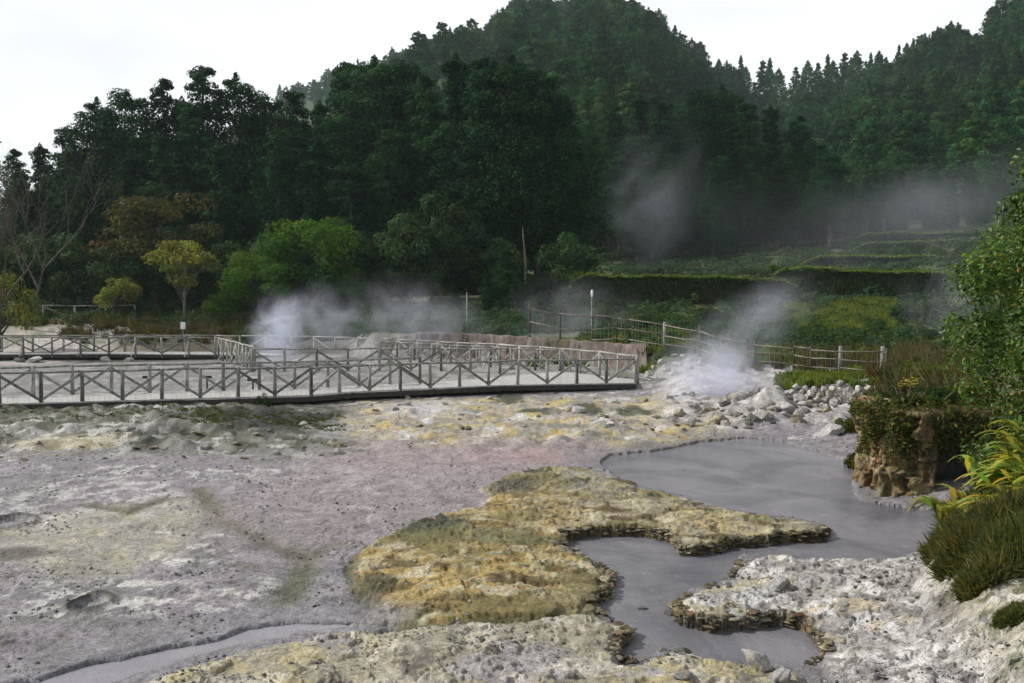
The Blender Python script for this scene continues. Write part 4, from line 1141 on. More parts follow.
# ------------------------------------------------------------------ walkways
DZ = .46
def resample(pts, step):
    pts = [Vector(p) for p in pts]; L_ = [0]
    for a_, b_ in zip(pts[:-1], pts[1:]): L_.append(L_[-1] + (b_ - a_).length)
    n_ = max(1, round(L_[-1] / step)); out = []
    for k in range(n_ + 1):
        d = L_[-1] * k / n_; j = 0
        while j < len(L_) - 2 and L_[j + 1] < d: j += 1
        t = (d - L_[j]) / max(1e-9, L_[j + 1] - L_[j]); out.append(pts[j].lerp(pts[j + 1], t))
    return out

def railing(parent, pts, step, mat='wood', zt=1.0, prop=0, seed=0, phase=0, low=False, name='railing'):
    """handrail as the part; its posts and diagonal braces are sub-parts"""
    r = random.Random(seed); P = resample(pts, step); org = Vector(parent.location)
    mb = MB(); tops = [p + Vector((0, 0, zt + r.uniform(-.02, .02))) for p in P]
    for a_, b_ in zip(tops[:-1], tops[1:]):
        d = (b_ - a_).normalized() * .04
        mb.tube([a_ - d - org, (a_ + b_) / 2 - org + Vector((0, 0, r.uniform(-.015, .015))), b_ + d - org], .04, 7)
    rl = mb.build(name, M[mat], parent, True)
    for k, p in enumerate(P):
        m2 = MB(); lean = Vector((r.uniform(-.025, .025), r.uniform(-.02, .02), 0))
        m2.tube([p - org + Vector((0, 0, -.22)), p - org + lean + Vector((0, 0, zt + .03))], [.07, .062], 8, (r.uniform(.45, 1.35),) * 3)
        m2.build('post', M[mat], rl, True)
        if k < len(P) - 1:
            q = P[k + 1]; up_first = (k + phase) % 2 == 0
            a_ = p + Vector((0, 0, zt - .07)) if up_first else p + Vector((0, 0, .06))
            b_ = q + Vector((0, 0, .06)) if up_first else q + Vector((0, 0, zt - .07))
            m3 = MB(); o_ = Vector((0, -.03, 0)); m3.bar(a_ + o_ - org, b_ + o_ - org, .05, .085, (r.uniform(.5, 1.25),) * 3)
            m3.build('brace', M[mat], rl)
        if prop and k % 2 == 0 and 0 < k < len(P) - 1:
            t = (P[k + 1] - P[k - 1]).normalized(); nrm = Vector((t.y, -t.x, 0)) * prop
            m4 = MB(); m4.bar(p + Vector((0, 0, .75)) - org, p + nrm * .55 + Vector((0, 0, -.12)) - org, .05, .05, (r.uniform(.9, 1.4),) * 3)
            m4.build('prop', M['palewood' if r.random() < .6 else mat], rl)
    return rl

def deck(parent, Lp, Rp, name='deck', th=.05):
    """cross planks between two edges given as matched polylines"""
    org = Vector(parent.location); n_ = 0
    A_ = resample(Lp, .001 + 10 ** 9) if False else [Vector(p) for p in Lp]; B_ = [Vector(p) for p in Rp]
    mb = MB(); r = random.Random(6)
    for (a0, a1), (b0, b1) in zip(zip(A_[:-1], A_[1:]), zip(B_[:-1], B_[1:])):
        l = max((a1 - a0).length, (b1 - b0).length); m_ = max(1, int(l / .17))
        for k in range(m_):
            t0 = k / m_; t1 = (k + .975) / m_; e = r.uniform(-.02, .02); dz = r.uniform(-.002, .002)
            p = [a0.lerp(a1, t0), a0.lerp(a1, t1), b0.lerp(b1, t1), b0.lerp(b1, t0)]
            dd_ = (p[0] - p[3]).normalized() * e
            p[0] = p[0] + dd_; p[1] = p[1] + dd_
            top = [tuple(q - org + Vector((0, 0, dz))) for q in p]; bot = [tuple(q - org + Vector((0, 0, dz - th))) for q in p]
            mb.add(top + bot, Q=[(0, 3, 2, 1), (4, 5, 6, 7), (0, 1, 5, 4), (1, 2, 6, 5), (2, 3, 7, 6), (3, 0, 4, 7)], c=(r.uniform(.93, 1.05),) * 3)
    d = mb.build(name, M['deck'], parent)
    b = MB()
    for e in (A_, B_):
        for p, q in zip(e[:-1], e[1:]):
            b.bar(p - org + Vector((0, 0, -th - .10)), q - org + Vector((0, 0, -th - .10)), .09, .17)
    b.build('support_beam', M['darkwood'], parent)
    return d
def V3(a, D, z=DZ): return Vector(((a - 512) / F * D, D, z))

# near walkway
o = empty('boardwalk', V3(300, 36, .1), 'long wooden boardwalk with cross braced rails nearest the mud flat', 'boardwalk')
nf = [V3(-90, 31.4), V3(0, 32), V3(160, 33.4), V3(310, 34.8)]
nb = [V3(-90, 33.8), V3(0, 34.4), V3(160, 35.9), V3(310, 37.3)]
nf2 = [V3(310, 34.8), V3(350, 36.0), V3(420, 37.2), V3(500, 38.6), V3(560, 39.1), V3(636, 39.6)]
nb2 = [V3(310, 37.3), V3(350, 38.2), V3(420, 39.6), V3(480, 41.5), V3(560, 45.5), V3(637, 41.0)]
deck(o, nf + nf2[1:], nb + nb2[1:])
up = Vector((0, 0, 0))
railing(o, [p + Vector((0, .08, 0)) for p in nf], 1.22, zt=.99, seed=1)
railing(o, [p + Vector((0, -.08, 0)) for p in nb + nb2[1:3]], 1.30, zt=1.0, seed=2, phase=1)
railing(o, [p + Vector((0, .08, 0)) for p in nf2], 1.22, zt=.93, seed=3, phase=1)
# cross legs under the deck
org = Vector(o.location)
for k, (a_, D) in enumerate([(345, 36.3), (430, 37.8), (505, 38.9), (580, 39.7), (632, 40)]):
    p = V3(a_, D, DZ - .1)
    for dy in (0, 1.6):
        mbp = MB(); mbp.tube([p - org + Vector((0, dy, 0)), p - org + Vector((0, dy, -.75))], .08, 8); mbp.build('pile', M['darkwood'], o, True)

# far walkway, swinging round to join the near one
o = empty('boardwalk', V3(300, 58, .1), 'distant curving boardwalk of paler wood behind the steaming ground', 'boardwalk')
ff = [V3(-90, 58.6), V3(0, 58.6), V3(110, 59), V3(215, 58.2)]
fb = [V3(-90, 60.8), V3(0, 60.8), V3(110, 61), V3(215, 61)]
ff2 = [V3(215, 58.2), V3(300, 57.5), V3(380, 54.5), V3(450, 50.5), V3(510, 47.5), V3(560, 45.6)]
fb2 = [V3(215, 61), V3(300, 60), V3(380, 57), V3(450, 52.8), V3(520, 48.6), V3(560, 45.6)]
fb3 = [V3(480, 51), V3(500, 49.8), V3(563, 46.2), V3(600, 43.4), V3(638, 40.6)]
deck(o, ff + ff2[1:-1], fb + fb2[1:-1])
railing(o, ff, 1.6, zt=.98, seed=5, prop=1)
railing(o, fb, 1.8, zt=1.0, seed=6, phase=1)
railing(o, fb2[:5], 1.6, 'palewood', zt=1.0, seed=7)
railing(o, [p + Vector((0, 0, .02)) for p in fb3], 1.5, 'palewood', zt=.99, seed=8, prop=-1)
railing(o, ff2[2:6], 1.5, 'wood', zt=.95, seed=9, prop=1)
# loose railings that enclose the steaming ground
o = empty('wooden_railing', V3(255, 48, .2), 'dark cross braced railing in front of the steaming ground', 'railing')
railing(o, [V3(252, 48, .3), V3(340, 48, .3), V3(430, 47.5, .35), V3(500, 46, .4)], 1.5, zt=1.05, seed=10)
o = empty('wooden_railing', V3(232, 52, .2), 'short pale crooked railing stepping down beside the steam', 'railing')
railing(o, [V3(218, 57.5, .35), V3(236, 53.5, .3), V3(254, 48.5, .3)], 1.1, 'palewood', zt=1.1, seed=11, prop=1)
# faint railing far off in front of the wood
o = empty('wooden_railing', V3(110, 74, 2.6), 'faint weathered railing far off at the foot of the wood', 'railing')
railing(o, [V3(-20, 72, hz(-38, 72)), V3(60, 73, hz(-33, 73)), V3(100, 74, hz(-30.6, 74)), V3(135, 74, hz(-28, 74))], 2.0, zt=1.0, seed=12)

# ------------------------------------------------------------------ fence along the bank
def fence():
    ps = [(530, 52, 'w'), (560, 50.5, 'w'), (592, 49, 'w'), (617, 48, 'd'), (629, 47.6, 'd'), (665, 45.6, 'p'), (700, 43.6, 'w'), (722, 42.6, 'w'), (748, 41.6, 'w'), (755, 41.3, 'w'),
          (794, 40, 'd'), (811, 39.2, 'w'), (840, 38, 'p'), (882, 36.5, 'p'), (886, 36.2, 'w')]
    tops = {530: 308, 560: 311, 592: 314, 617: 316, 629: 318, 665: 323, 700: 331, 722: 337, 748: 343, 755: 344, 794: 346, 811: 348, 840: 350, 882: 351, 886: 351, 919: 356}
    p0 = V3(530, 52, 2); e = empty('wooden_fence', p0, 'weathered post and rail fence with wire along the top of the bank', 'fence')
    r = random.Random(8); T = []
    for a_, D, m_ in ps:
        t = at(a_, tops[a_], D); g = hz(t.x, D); w = .085 if m_ == 'p' else (.05 if m_ == 'd' else .06)
        mb = MB(); mb.tube([Vector((t.x, D, g - .1)) - p0, Vector((t.x + r.uniform(-.04, .04), D, max(t.z, g + .9) + r.uniform(.04, .28))) - p0], [w, w * .9], 8, (r.uniform(.8, 1.2),) * 3)
        mb.build('post', M[{'w': 'bark', 'd': 'darkwood', 'p': 'wood'}[m_]], e, True); T.append((Vector((t.x, D, max(t.z, g + .9))), g))
    for (a_, ga), (b_, gb) in zip(T[:-1], T[1:]):
        if (b_ - a_).length < .1: continue
        for f_ in (.95, .6, .27):
            mb = MB(); q0 = Vector((a_.x, a_.y - .07, ga + (a_.z - ga) * (f_ + r.uniform(-.05, .04)))); q1 = Vector((b_.x, b_.y - .07, gb + (b_.z - gb) * (f_ + r.uniform(-.05, .04))))
            mb.tube([q0 - p0, (q0 + q1) / 2 - p0 + Vector((0, 0, r.uniform(-.03, .02))), q1 - p0], .028, 7, (r.uniform(1.2, 2.6),) * 3); mb.build('rail', M['bark'], e, True)
    for (a_, ga), (b_, gb) in zip(T[:-1], T[1:]):
        mb = MB()
        n_ = max(1, int((b_ - a_).length / .22))
        for k in range(1, n_):
            p = a_.lerp(b_, k / n_); g = ga + (gb - ga) * k / n_
            mb.tube([Vector((p.x, p.y - .1, g)) - p0, Vector((p.x + r.uniform(-.03, .03), p.y - .1, g + (p.z - g) * r.uniform(.75, 1))) - p0], .007, 4, cap=False)
        if n_ > 1: mb.build('wire_mesh', M['wire'], e)
fence()

def lamp_post():
    t = at(592, 293, 49.5); g = hz(t.x, 49.5); e = empty('lamp_post', (t.x, 49.5, g), 'slim lamp post with small white globe behind the fence', 'lamp post'); h_ = t.z - g
    mb = MB(); mb.tube([(0, 0, 0), (0, 0, .25), (0, 0, .26), (0, 0, h_ - .2)], [.075, .07, .045, .035], 10); mb.build('pole', M['metal'], e, True)
    mb = MB(); mb.tube([(0, 0, h_ - .22), (0, 0, h_ - .18), (0, 0, h_ - .08), (0, 0, h_ + .06), (0, 0, h_ + .14), (0, 0, h_ + .17)], [.02, .045, .062, .062, .04, .015], 14); mb.build('lamp_globe', M['white'], e, True)
lamp_post()
def sign_post():
    t = at(183, 322, 62.5); g = hz(t.x, 62.5); e = empty('sign_post', (t.x, 62.5, g), 'small blank white notice on a thin post behind the far walkway', 'sign'); h_ = t.z - g
    mb = MB(); mb.tube([(0, 0, -.1), (0, 0, h_ - .05)], .03, 8); mb.build('post', M['metal'], e, True)
    mb = MB(); mb.box((0, -.04, h_ - .22), (.30, .02, .44)); mb.build('sign_board', M['white'], e)
sign_post()
def pole():
    t = at(465, 292, 56); g = hz(t.x, 58); mb = MB(); mb.tube([(0, 0, 0), (.02, 0, t.z - g)], [.05, .04], 8); o = mb.build('thin_pole', M['wood'], smooth=True); o.location = (t.x, 58, g); tag(o, 'thin upright pale pole on the bank above the pink cut', 'pole')
pole()
def marker(px, D, hgt, label):
    x = (px - 512) / F * D; g = hz(x, D); e = empty('marker_stake', (x, D, g), label, 'stake')
    mb = MB(); mb.tube([(0, 0, -.1), (0, 0, hgt)], .035, 7); mb.build('stake', M['darkwood'], e, True)
    mb = MB(); mb.box((0, -.03, hgt - .02), (.42, .05, .10)); mb.build('crosspiece', M['darkwood'], e)
marker(147, 39.5, .6, 'short dark stake with crosspiece behind the near walkway'); marker(206, 40.5, .5, 'short dark stake further along behind the near walkway'); marker(252, 39, .55, 'dark stake behind the walkway nearest the steam')

# ------------------------------------------------------------------ mineral stack at the pool's far side
def stack():
    out_ = [(7.4, 22.5), (6.75, 21.3), (6.55, 20.1), (6.62, 19.3), (6.95, 18.95), (7.35, 18.9), (7.75, 19.0), (8.0, 19.2), (8.3, 19.15), (8.7, 19.1), (9.1, 19.1), (9.8, 19.2), (11, 19.2)]
    cav = [(7.4, 22.5), (6.75, 21.3), (6.55, 20.1), (6.62, 19.3), (6.95, 18.95), (7.35, 18.9), (7.55, 19.05), (7.68, 19.7), (7.8, 20.9), (8.8, 21.1), (9.4, 20.8), (9.9, 19.6), (11, 19.2)]
    def rs_(p):
        P = resample([(a_, b_, 0) for a_, b_ in p], 1e9) if False else None
        A_ = np.array(p); t = np.linspace(0, len(p) - 1, 150); i = np.minimum(t.astype(int), len(p) - 2); f = (t - i)[:, None]
        return A_[i] * (1 - f) + A_[i + 1] * f
    O_ = rs_(out_); K_ = rs_(cav); rows = 70; V = []
    for j in range(rows + 1):
        z = -.25 + 1.95 * j / rows; w = float(sst(1.15, 1.45, np.array([z + .0]))[0])
        P = K_ * (1 - w) + O_ * w
        cx = np.array([7.9, 20.6]); P = cx + (P - cx) * (1 + .04 * (1 - z) * (z < 1) * .8 - .10 * max(0, z - 1.35)) + np.array([.78 if z < 1.2 else .78 - .35 * (z - 1.2), .25])
        for p in P: V.append((p[0], p[1], z))
    V = np.array(V); n_ = 150
    ang_ = np.arctan2(V[:, 1] - 20.4, V[:, 0] - 8.2)
    dx = .34 * fbm(ang_ * 2.2, V[:, 2] * 1.1, 4, 5, .6) + .05 * fbm(ang_ * 9, V[:, 2] * 7.1, 4, 7, .65) + .22 * sst(.9, -.2, V[:, 2]) * fbm(ang_ * 5, V[:, 2] * 2 + 9, 3, 8) - .16 * sst(.8, -.2, V[:, 2])
    def blocks(u, v, sd):
        ui = np.floor(u); vi = np.floor(v); best = np.full(u.shape, 9.); val = np.zeros(u.shape)
        for oy in (-1, 0, 1):
            for ox in (-1, 0, 1):
                h1 = _hash(ui + ox, vi + oy, sd) / 4294967296.0; h2 = _hash(ui + ox, vi + oy, sd + 9) / 4294967296.0; h3 = _hash(ui + ox, vi + oy, sd + 17) / 4294967296.0
                d_ = np.hypot(ui + ox + h1 - u, vi + oy + h2 - v); k_ = d_ < best; val = np.where(k_, h3 + .8 * (ui + ox + h1 - u) * (h1 - .5) + .8 * (vi + oy + h2 - v) * (h2 - .5), val); best = np.where(k_, d_, best)
        return val - .5
    dx += .24 * blocks(ang_ * 3.2, V[:, 2] * 2.4, 3) + .11 * blocks(ang_ * 8, V[:, 2] * 6, 4)
    V[:, 1] += dx * 1.1; V[:, 0] += dx * .8; 
    idx = np.arange(len(V)).reshape(rows + 1, n_); Q = np.stack([idx[:-1, :-1], idx[:-1, 1:], idx[1:, 1:], idx[1:, :-1]], -1).reshape(-1, 4)
    top = len(V); cc = np.append(V[idx[-1]].mean(0)[:2], 1.8); V = np.vstack([V, cc]); T = np.array([(idx[-1, k], idx[-1, k + 1], top) for k in range(n_ - 1)])
    m, nt, out = new_mat('layered_mineral_rock')
    tc = N(nt, 'ShaderNodeTexCoord'); mp = N(nt, 'ShaderNodeMapping'); mp.inputs['Scale'].default_value = (1, 1, .55); L(nt, tc.outputs['Object'], mp.inputs['Vector'])
    n1 = noise(nt, mp.outputs[0], 2.1, 10, .72, .4); n2 = noise(nt, mp.outputs[0], 1.3, 9, .68, .5); n3 = noise(nt, mp.outputs[0], 14, 6, .6)
    c = ramp(nt, n1, [(.32, (.03, .026, .02)), (.43, (.12, .095, .045)), (.53, (.32, .25, .11)), (.70, (.50, .44, .30))])
    c = mixc(nt, ramp(nt, n2, [(.50, 0.0), (.62, 1.0)]), c, (.24, .10, .04)); c = mixc(nt, ramp(nt, n2, [(.30, 1.0), (.42, 0.0)]), c, (.06, .075, .03))
    b = N(nt, 'ShaderNodeBsdfPrincipled'); L(nt, c, b.inputs['Base Color']); b.inputs['Roughness'].default_value = .85
    L(nt, bump(nt, math_n(nt, 'ADD', n1, math_n(nt, 'MULTIPLY', n3, .5)), 1, .22), b.inputs['Normal']); L(nt, b.outputs[0], out.inputs['Surface'])
    org = np.array([7.4, 19.2, 0]); o = link('rock_stack', build_mesh('rock_stack', V - org, [Q, T], m, None, True)); o.location = org
    tag(o, 'block of yellow and rust coloured rock with dark hollow rising from the pool', 'rock stack')
    return o
stack()

# ------------------------------------------------------------------ vegetation near the right edge
def leaf_blades(mb, bases, dirs, length, width, tint, droop=.5, seg=4):
    """long lance-shaped leaves, bent"""
    for b_, d_, l, w, tn in zip(bases, dirs, length, width, tint):
        d_ = Vector(d_).normalized(); side = d_.cross(Vector((0, 0, 1)))
        if side.length < .1: side = Vector((1, 0, 0))
        side.normalize(); p = Vector(b_); V = []
        for k in range(seg + 1):
            t = k / seg; ww = w * (math.sin(math.pi * min(1, .12 + .88 * t)) ** .8) if k < seg else .002
            nrm = side.cross(d_).normalized()
            V += [tuple(p - side * ww / 2 - nrm * ww * .12), tuple(p + side * ww / 2 - nrm * ww * .12)]
            d_ = (d_ + Vector((0, 0, -droop / seg))).normalized(); p = p + d_ * l / seg
        mb.add(V, Q=[(2 * k, 2 * k + 1, 2 * k + 3, 2 * k + 2) for k in range(seg)], c=tn)

def big_shrub():
    e = empty('leafy_shrub', (9.3, 14.6, hz(9.3, 14.6)), 'tall glossy green shrub filling the edge above the ginger leaves', 'shrub')
    r = np.random.default_rng(15); cen = []; rad = []
    C0 = np.array([9.5, 14.9, 2.95]); R0 = np.array([2.75, 2.4, 3.95])
    for k in range(240):
        d = r.normal(size=3); d[0] -= .3; d[1] -= .3; d /= np.linalg.norm(d); q = .80 + .18 * r.random(); w = .26 + .24 * r.random()
        if k > 150: q = .45 + .3 * r.random(); w = .6
        cen.append(C0 + d * R0 * q); rad.append((w, w, w * .85))
    for k in range(60):
        d = r.normal(size=3); d /= np.linalg.norm(d); cen.append(C0 + d * R0 * .6 * r.random()); rad.append((.75, .75, .75))
    cen = np.array(cen); rad = np.array(rad); k_ = cen[:, 2] > .7; cen = cen[k_]; rad = rad[k_]
    mb = MB(); n0 = 330
    ids = np.repeat(np.arange(len(cen)), n0); nn = len(ids); d = r.normal(size=(nn, 3)); d[:, 2] += .25; d /= np.linalg.norm(d, axis=1, keepdims=True)
    C = cen[ids] + d * rad[ids] * (.45 + .65 * r.random((nn, 1))); Nr = d + r.normal(size=(nn, 3)) * .6 + np.array([0, 0, .45])
    tn = np.clip(r.normal(1.1, .36, (nn, 1)), .3, 2.4) * np.ones((nn, 3)); yl = r.random(nn) < .05; tn[yl] *= (3.2, 1.9, .9); rd = r.random(nn) < .012; tn[rd] *= (3.6, .7, .7)
    dark = (r.random(len(cen)) * .5 + .7)[ids][:, None]; tn *= dark
    leaves(mb, C, Nr, .085 * (.7 + .6 * r.random(nn)), .55, tn, fold=.10)
    mb.build('foliage', M['camellia'], e, off=tuple(e.location))
    tr = MB(); o_ = Vector(e.location); rr = random.Random(2)
    for k in range(9):
        a_ = k * .7; q = Vector((9.35 + 1.6 * math.cos(a_), 14.9 + 1.4 * math.sin(a_), 3.2 + rr.random() * 1.6))
        b_ = Vector((9.35 + .2 * math.cos(a_), 14.9 + .2 * math.sin(a_), o_.z - .1)); tr.tube([b_ - o_, b_.lerp(q, .5) + Vector((0, 0, .2)) - o_, q - o_], [.06, .045, .015], 7)
    tr.build('stem', M['bark'], e, True)
big_shrub()

def ginger(x, y, n_, hgt, label, seed, lean=(-.5, -.25), yel=1.0):
    r = random.Random(seed); g = hz(x, y); e = empty('ginger_plant', (x, y, g), label, 'plant', 'ginger plants below the tall shrub'); st = MB(); lf = MB()
    for k in range(n_):
        bx, by = r.gauss(0, .28), r.gauss(0, .22); d = Vector((lean[0] * r.uniform(.4, 1.4) + r.gauss(0, .2), lean[1] + r.gauss(0, .25), 1)).normalized(); p = Vector((bx, by, -.05)); pts = [p.copy()]
        L_ = hgt * r.uniform(.55, 1.0); sg = 11
        for s_ in range(sg):
            d = (d + Vector((lean[0] * .09, lean[1] * .06, -.06))).normalized(); p = p + d * L_ / sg; pts.append(p.copy())
            if s_ >= 2:
                side = d.cross(Vector((r.gauss(0, .3), r.gauss(0, .3), 1))).normalized()
                for sg_ in (1, -1):
                    q = r.random(); tn = (1.0, 1.0, 1.0) if q < .5 else ((.55, .8, .8) if q < .8 else (1.6, 1.15, .7))
                    tn = tuple(v * r.uniform(.8, 1.2) * yel * 1.0 for v in tn)
                    leaf_blades(lf, [tuple(p)], [tuple(side * sg_ + d * .6 + Vector((0, 0, .15)))], [r.uniform(.22, .36)], [r.uniform(.065, .10)], [tn], 1.25)
        st.tube(pts, [.010] * 4 + [.007] * (len(pts) - 4), 5, (.8, .9, .6))
    st.build('stem', M['ginger'], e, True); lf.build('leaves', M['ginger'], e)
ginger(6.45, 13.4, 24, .62, 'yellow green ginger plant arching furthest out over the pool', 1, (-.55, -.35), 1.0)
ginger(7.05, 13.6, 26, .95, 'ginger plant with striped yellow leaves against the tall shrub', 2, (-.3, -.35), 1.15)
ginger(6.7, 13.0, 22, .6, 'low ginger plant just above the heather', 3, (-.3, -.35), .95)
ginger(7.6, 14.2, 16, 1.05, 'taller ginger plant with orange tipped leaves climbing the shrub', 4, (-.25, -.3), 1.05)
ginger(6.35, 12.8, 14, .6, 'small ginger plant at the front corner of the bank', 5, (-.35, -.3), 1.1)
ginger(7.9, 14.0, 16, 1.15, 'ginger plant deepest inside the tall shrub', 6, (-.3, -.35), 1.1)

def heather(x, y, rad, hgt, label, seed, n_=5200, tnt=(1, 1, 1), name='heather_bush', grp='heather bushes on the bank', cat='bush', mat='heather', z=None):
    r = np.random.default_rng(seed); g = hz(x, y) if z is None else z; n_ = int(n_)
    rr = np.sqrt(r.random(n_)) * rad; th = r.random(n_) * 6.283; bx = rr * np.cos(th); by = rr * np.sin(th)
    gz = H(x + bx, y + by) - g if z is None else 0 * bx
    b0 = np.stack([bx, by, gz - .03], 1); d = np.stack([bx / rad * .7, by / rad * .7, np.ones(n_)], 1) + r.normal(size=(n_, 3)) * .28; d /= np.linalg.norm(d, axis=1, keepdims=True)
    l = hgt * (.55 + .55 * r.random(n_)) * (1.1 - .55 * (rr / rad) ** 2); l = l[:, None]
    w = .006 + .008 * r.random((n_, 1)); s = np.cross(d, r.normal(size=(n_, 3))); s /= np.linalg.norm(s, axis=1, keepdims=True)
    mid_ = b0 + d * l * .6; tip = b0 + d * l + r.normal(size=(n_, 3)) * .12 * l; tip[:, 2] -= (.10 * l)[:, 0]
    V = np.stack([b0 - s * w, b0 + s * w, mid_ + s * w, mid_ - s * w, tip], 1).reshape(-1, 3); i0 = np.arange(n_) * 5
    c = np.clip(r.normal(1, .28, (n_, 1)), .3, 2.2) * np.array(tnt); c = np.where(r.random((n_, 1)) < .22, c * (2.0, 1.5, .9), c)
    e = empty(name, (x, y, g), label, cat, grp); mb = MB(); mb.add(V, Q=np.stack([i0, i0 + 1, i0 + 2, i0 + 3], 1), T=np.stack([i0 + 3, i0 + 2, i0 + 4], 1), c=np.repeat(c, 5, 0)); mb.build('foliage', M[mat], e)
    st = MB(); q = random.Random(seed)
    for k in range(7): st.tube([(q.gauss(0, rad * .3), q.gauss(0, rad * .3), -.08), (q.gauss(0, rad * .4), q.gauss(0, rad * .4), hgt * .45)], [.012, .006], 5)
    st.build('stem', M['bark'], e, True)
for k, (x, y, rd, hg, lb) in enumerate([(5.75, 12.5, .40, .42, 'heather bush at the corner of the bank over the upper pool'), (6.25, 12.9, .5, .40, 'heather bush close under the ginger leaves'),
        (5.48, 11.6, .38, .40, 'dark heather bush hanging over the white crust'), (6.0, 11.9, .6, .5, 'heather bush with brown tips against the frame edge'), (5.22, 10.7, .28, .34, 'nearest full heather bush on the bank edge'),
        (4.95, 9.7, .14, .12, 'small heather tuft low on the crusted bank'), (6.6, 13.2, .7, .5, 'heather bush behind the others beside the shrub'), (5.75, 10.9, .5, .45, 'heather bush cut by the frame edge lowest on the bank')]):
    heather(x, y, rd, hg, lb, 60 + k, 7200 if rd > .45 else 5600)

# brush on top of the stack and along the bank
def leafy_bush(x, y, z, rx, rz_, label, tints, seed, n_=34, per=150, lf=.05, name='brush_bush', mat='under'):
    global RNG
    keep = RNG; RNG = np.random.default_rng(seed); r = RNG
    cen = r.normal(size=(n_, 3)); cen /= np.linalg.norm(cen, axis=1, keepdims=True); cen *= (.35 + .6 * r.random((n_, 1))); cen[:, 2] = np.abs(cen[:, 2])
    cen = cen * np.array([rx, rx, rz_]); rad = np.repeat((.16 + .14 * r.random((n_, 1))) * (rx * .5 + rz_ * .5) * 1.5, 3, 1)
    mb = MB(); tl = np.array(tints)
    for q in range(len(tl)): clump_leaves(mb, cen[q::len(tl)], rad[q::len(tl)], per, lf, .45, clumpv=.45, base_tint=tl[q], shell=.3)
    e = empty(name, (x, y, z), label, 'bush', 'brush around the rock block'); mb.build('foliage', M[mat], e)
    st = MB(); q = random.Random(seed)
    for k in range(26):
        a_ = q.random() * 6.28; l = q.uniform(.6, 1.25); st.tube([(0, 0, -.05), (math.cos(a_) * rx * .4 * l, math.sin(a_) * rx * .4 * l, rz_ * .6 * l), (math.cos(a_) * rx * .8 * l, math.sin(a_) * rx * .8 * l, rz_ * 1.05 * l)], [.012, .008, .003], 4, (1.8, 1.5, 1.1), cap=False)
    st.build('stem', M['bark'], e); RNG = keep
ORG = (3.6, 1.6, .7); YG = (2.2, 2.0, .7); GR = (1, 1, 1); BRN = (2.4, 1.5, .9); DK = (.6, .7, .6)
for k, (px, D, rx, rz_, tn, lb) in enumerate([
        (884, 20.2, .36, .30, (BRN, DK, ORG, GR), 'reddish brush on the outer corner of the rock block'), (908, 20.0, .42, .42, (GR, DK, BRN), 'green brown brush on top of the rock block'),
        (932, 19.9, .5, .45, (YG, ORG, DK), 'orange and yellow brush hanging over the dark hollow'), (958, 20.3, .6, .6, (GR, YG, DK), 'tall green brush beside the tall shrub'),
        (890, 24, .7, .55, (ORG, BRN, DK), 'rusty brush behind the rock block'), (925, 25, .85, .8, (BRN, YG, ORG), 'tall orange brown brush below the fence end'),
        (955, 28, 1.0, 1.0, (YG, BRN, GR), 'large straw coloured brush next to the tall shrub'), (905, 30, .9, .55, (YG, GR, DK), 'yellow green brush in front of the fence end'),
        (878, 31.5, .8, .35, (ORG, BRN, GR), 'low red brown brush beside the stone wall'), (866, 22.6, .45, .30, (BRN, ORG, DK), 'rust coloured brush filling the slope left of the rock block'),
        (868, 27, .7, .35, (GR, BRN, YG), 'mixed low brush on the slope between pool and stone wall'), (940, 22.5, .8, .7, (DK, GR, BRN), 'dark green brush between rock block and tall shrub')]):
    x = (px - 512) / F * D; leafy_bush(x, D, hz(x, D) if D > 21.2 else 1.55, rx, rz_, lb, tn, 300 + k, lf=.06 if D < 23 else .08)
yl = MB(); rr_ = random.Random(3); e = empty('yellow_plant', (*G(903, 396, 1.75), 1.7), 'bright yellow leafed plant on the brush above the rock block', 'plant'); e.location = (8.15, 20.3, 1.78)
for k in range(46):
    a_ = rr_.random() * 6.28; leaf_blades(yl, [(rr_.gauss(0, .10), rr_.gauss(0, .08), .32 + rr_.random() * .18)], [(math.cos(a_), math.sin(a_), rr_.uniform(.1, .6))], [rr_.uniform(.12, .22)], [.035], [(1.9, 1.6, .7)], .5)
yl.build('leaves', M['ginger'], e); ys = MB(); ys.tube([(0, 0, 0), (.02, 0, .42)], [.012, .008], 6); ys.build('stem', M['bark'], e)
# leafy skirt over the stack
sk = MB(); r = np.random.default_rng(8); n_ = 15000
cx = r.uniform(7.0, 10.3, n_); cz = 1.68 + r.normal(size=n_) * .10 - .75 * r.random(n_) ** 2.5; cy = 19.45 + r.random(n_) * .9 * (cz > 1.5) + .12 * r.normal(size=n_) - .18
cy = np.where(cx < 7.3, cy + .5, cy)
tn = np.clip(r.normal(1, .35, (n_, 1)), .3, 2.2) * np.where(r.random((n_, 1)) < .4, np.array([[2.6, 1.3, .8]]), np.array([[1., 1., 1.]]))
leaves(sk, np.stack([cx, cy, cz], 1), r.normal(size=(n_, 3)) + np.array([0, -.4, .5]), .085 * (.6 + .8 * r.random(n_)), .4, tn)
o = sk.build('creeper', M['under'], off=(7.9, 19.6, 1.6)); o.location = (7.9, 19.6, 1.6); tag(o, 'dark creeper spilling over the lip of the rock block', 'creeper')

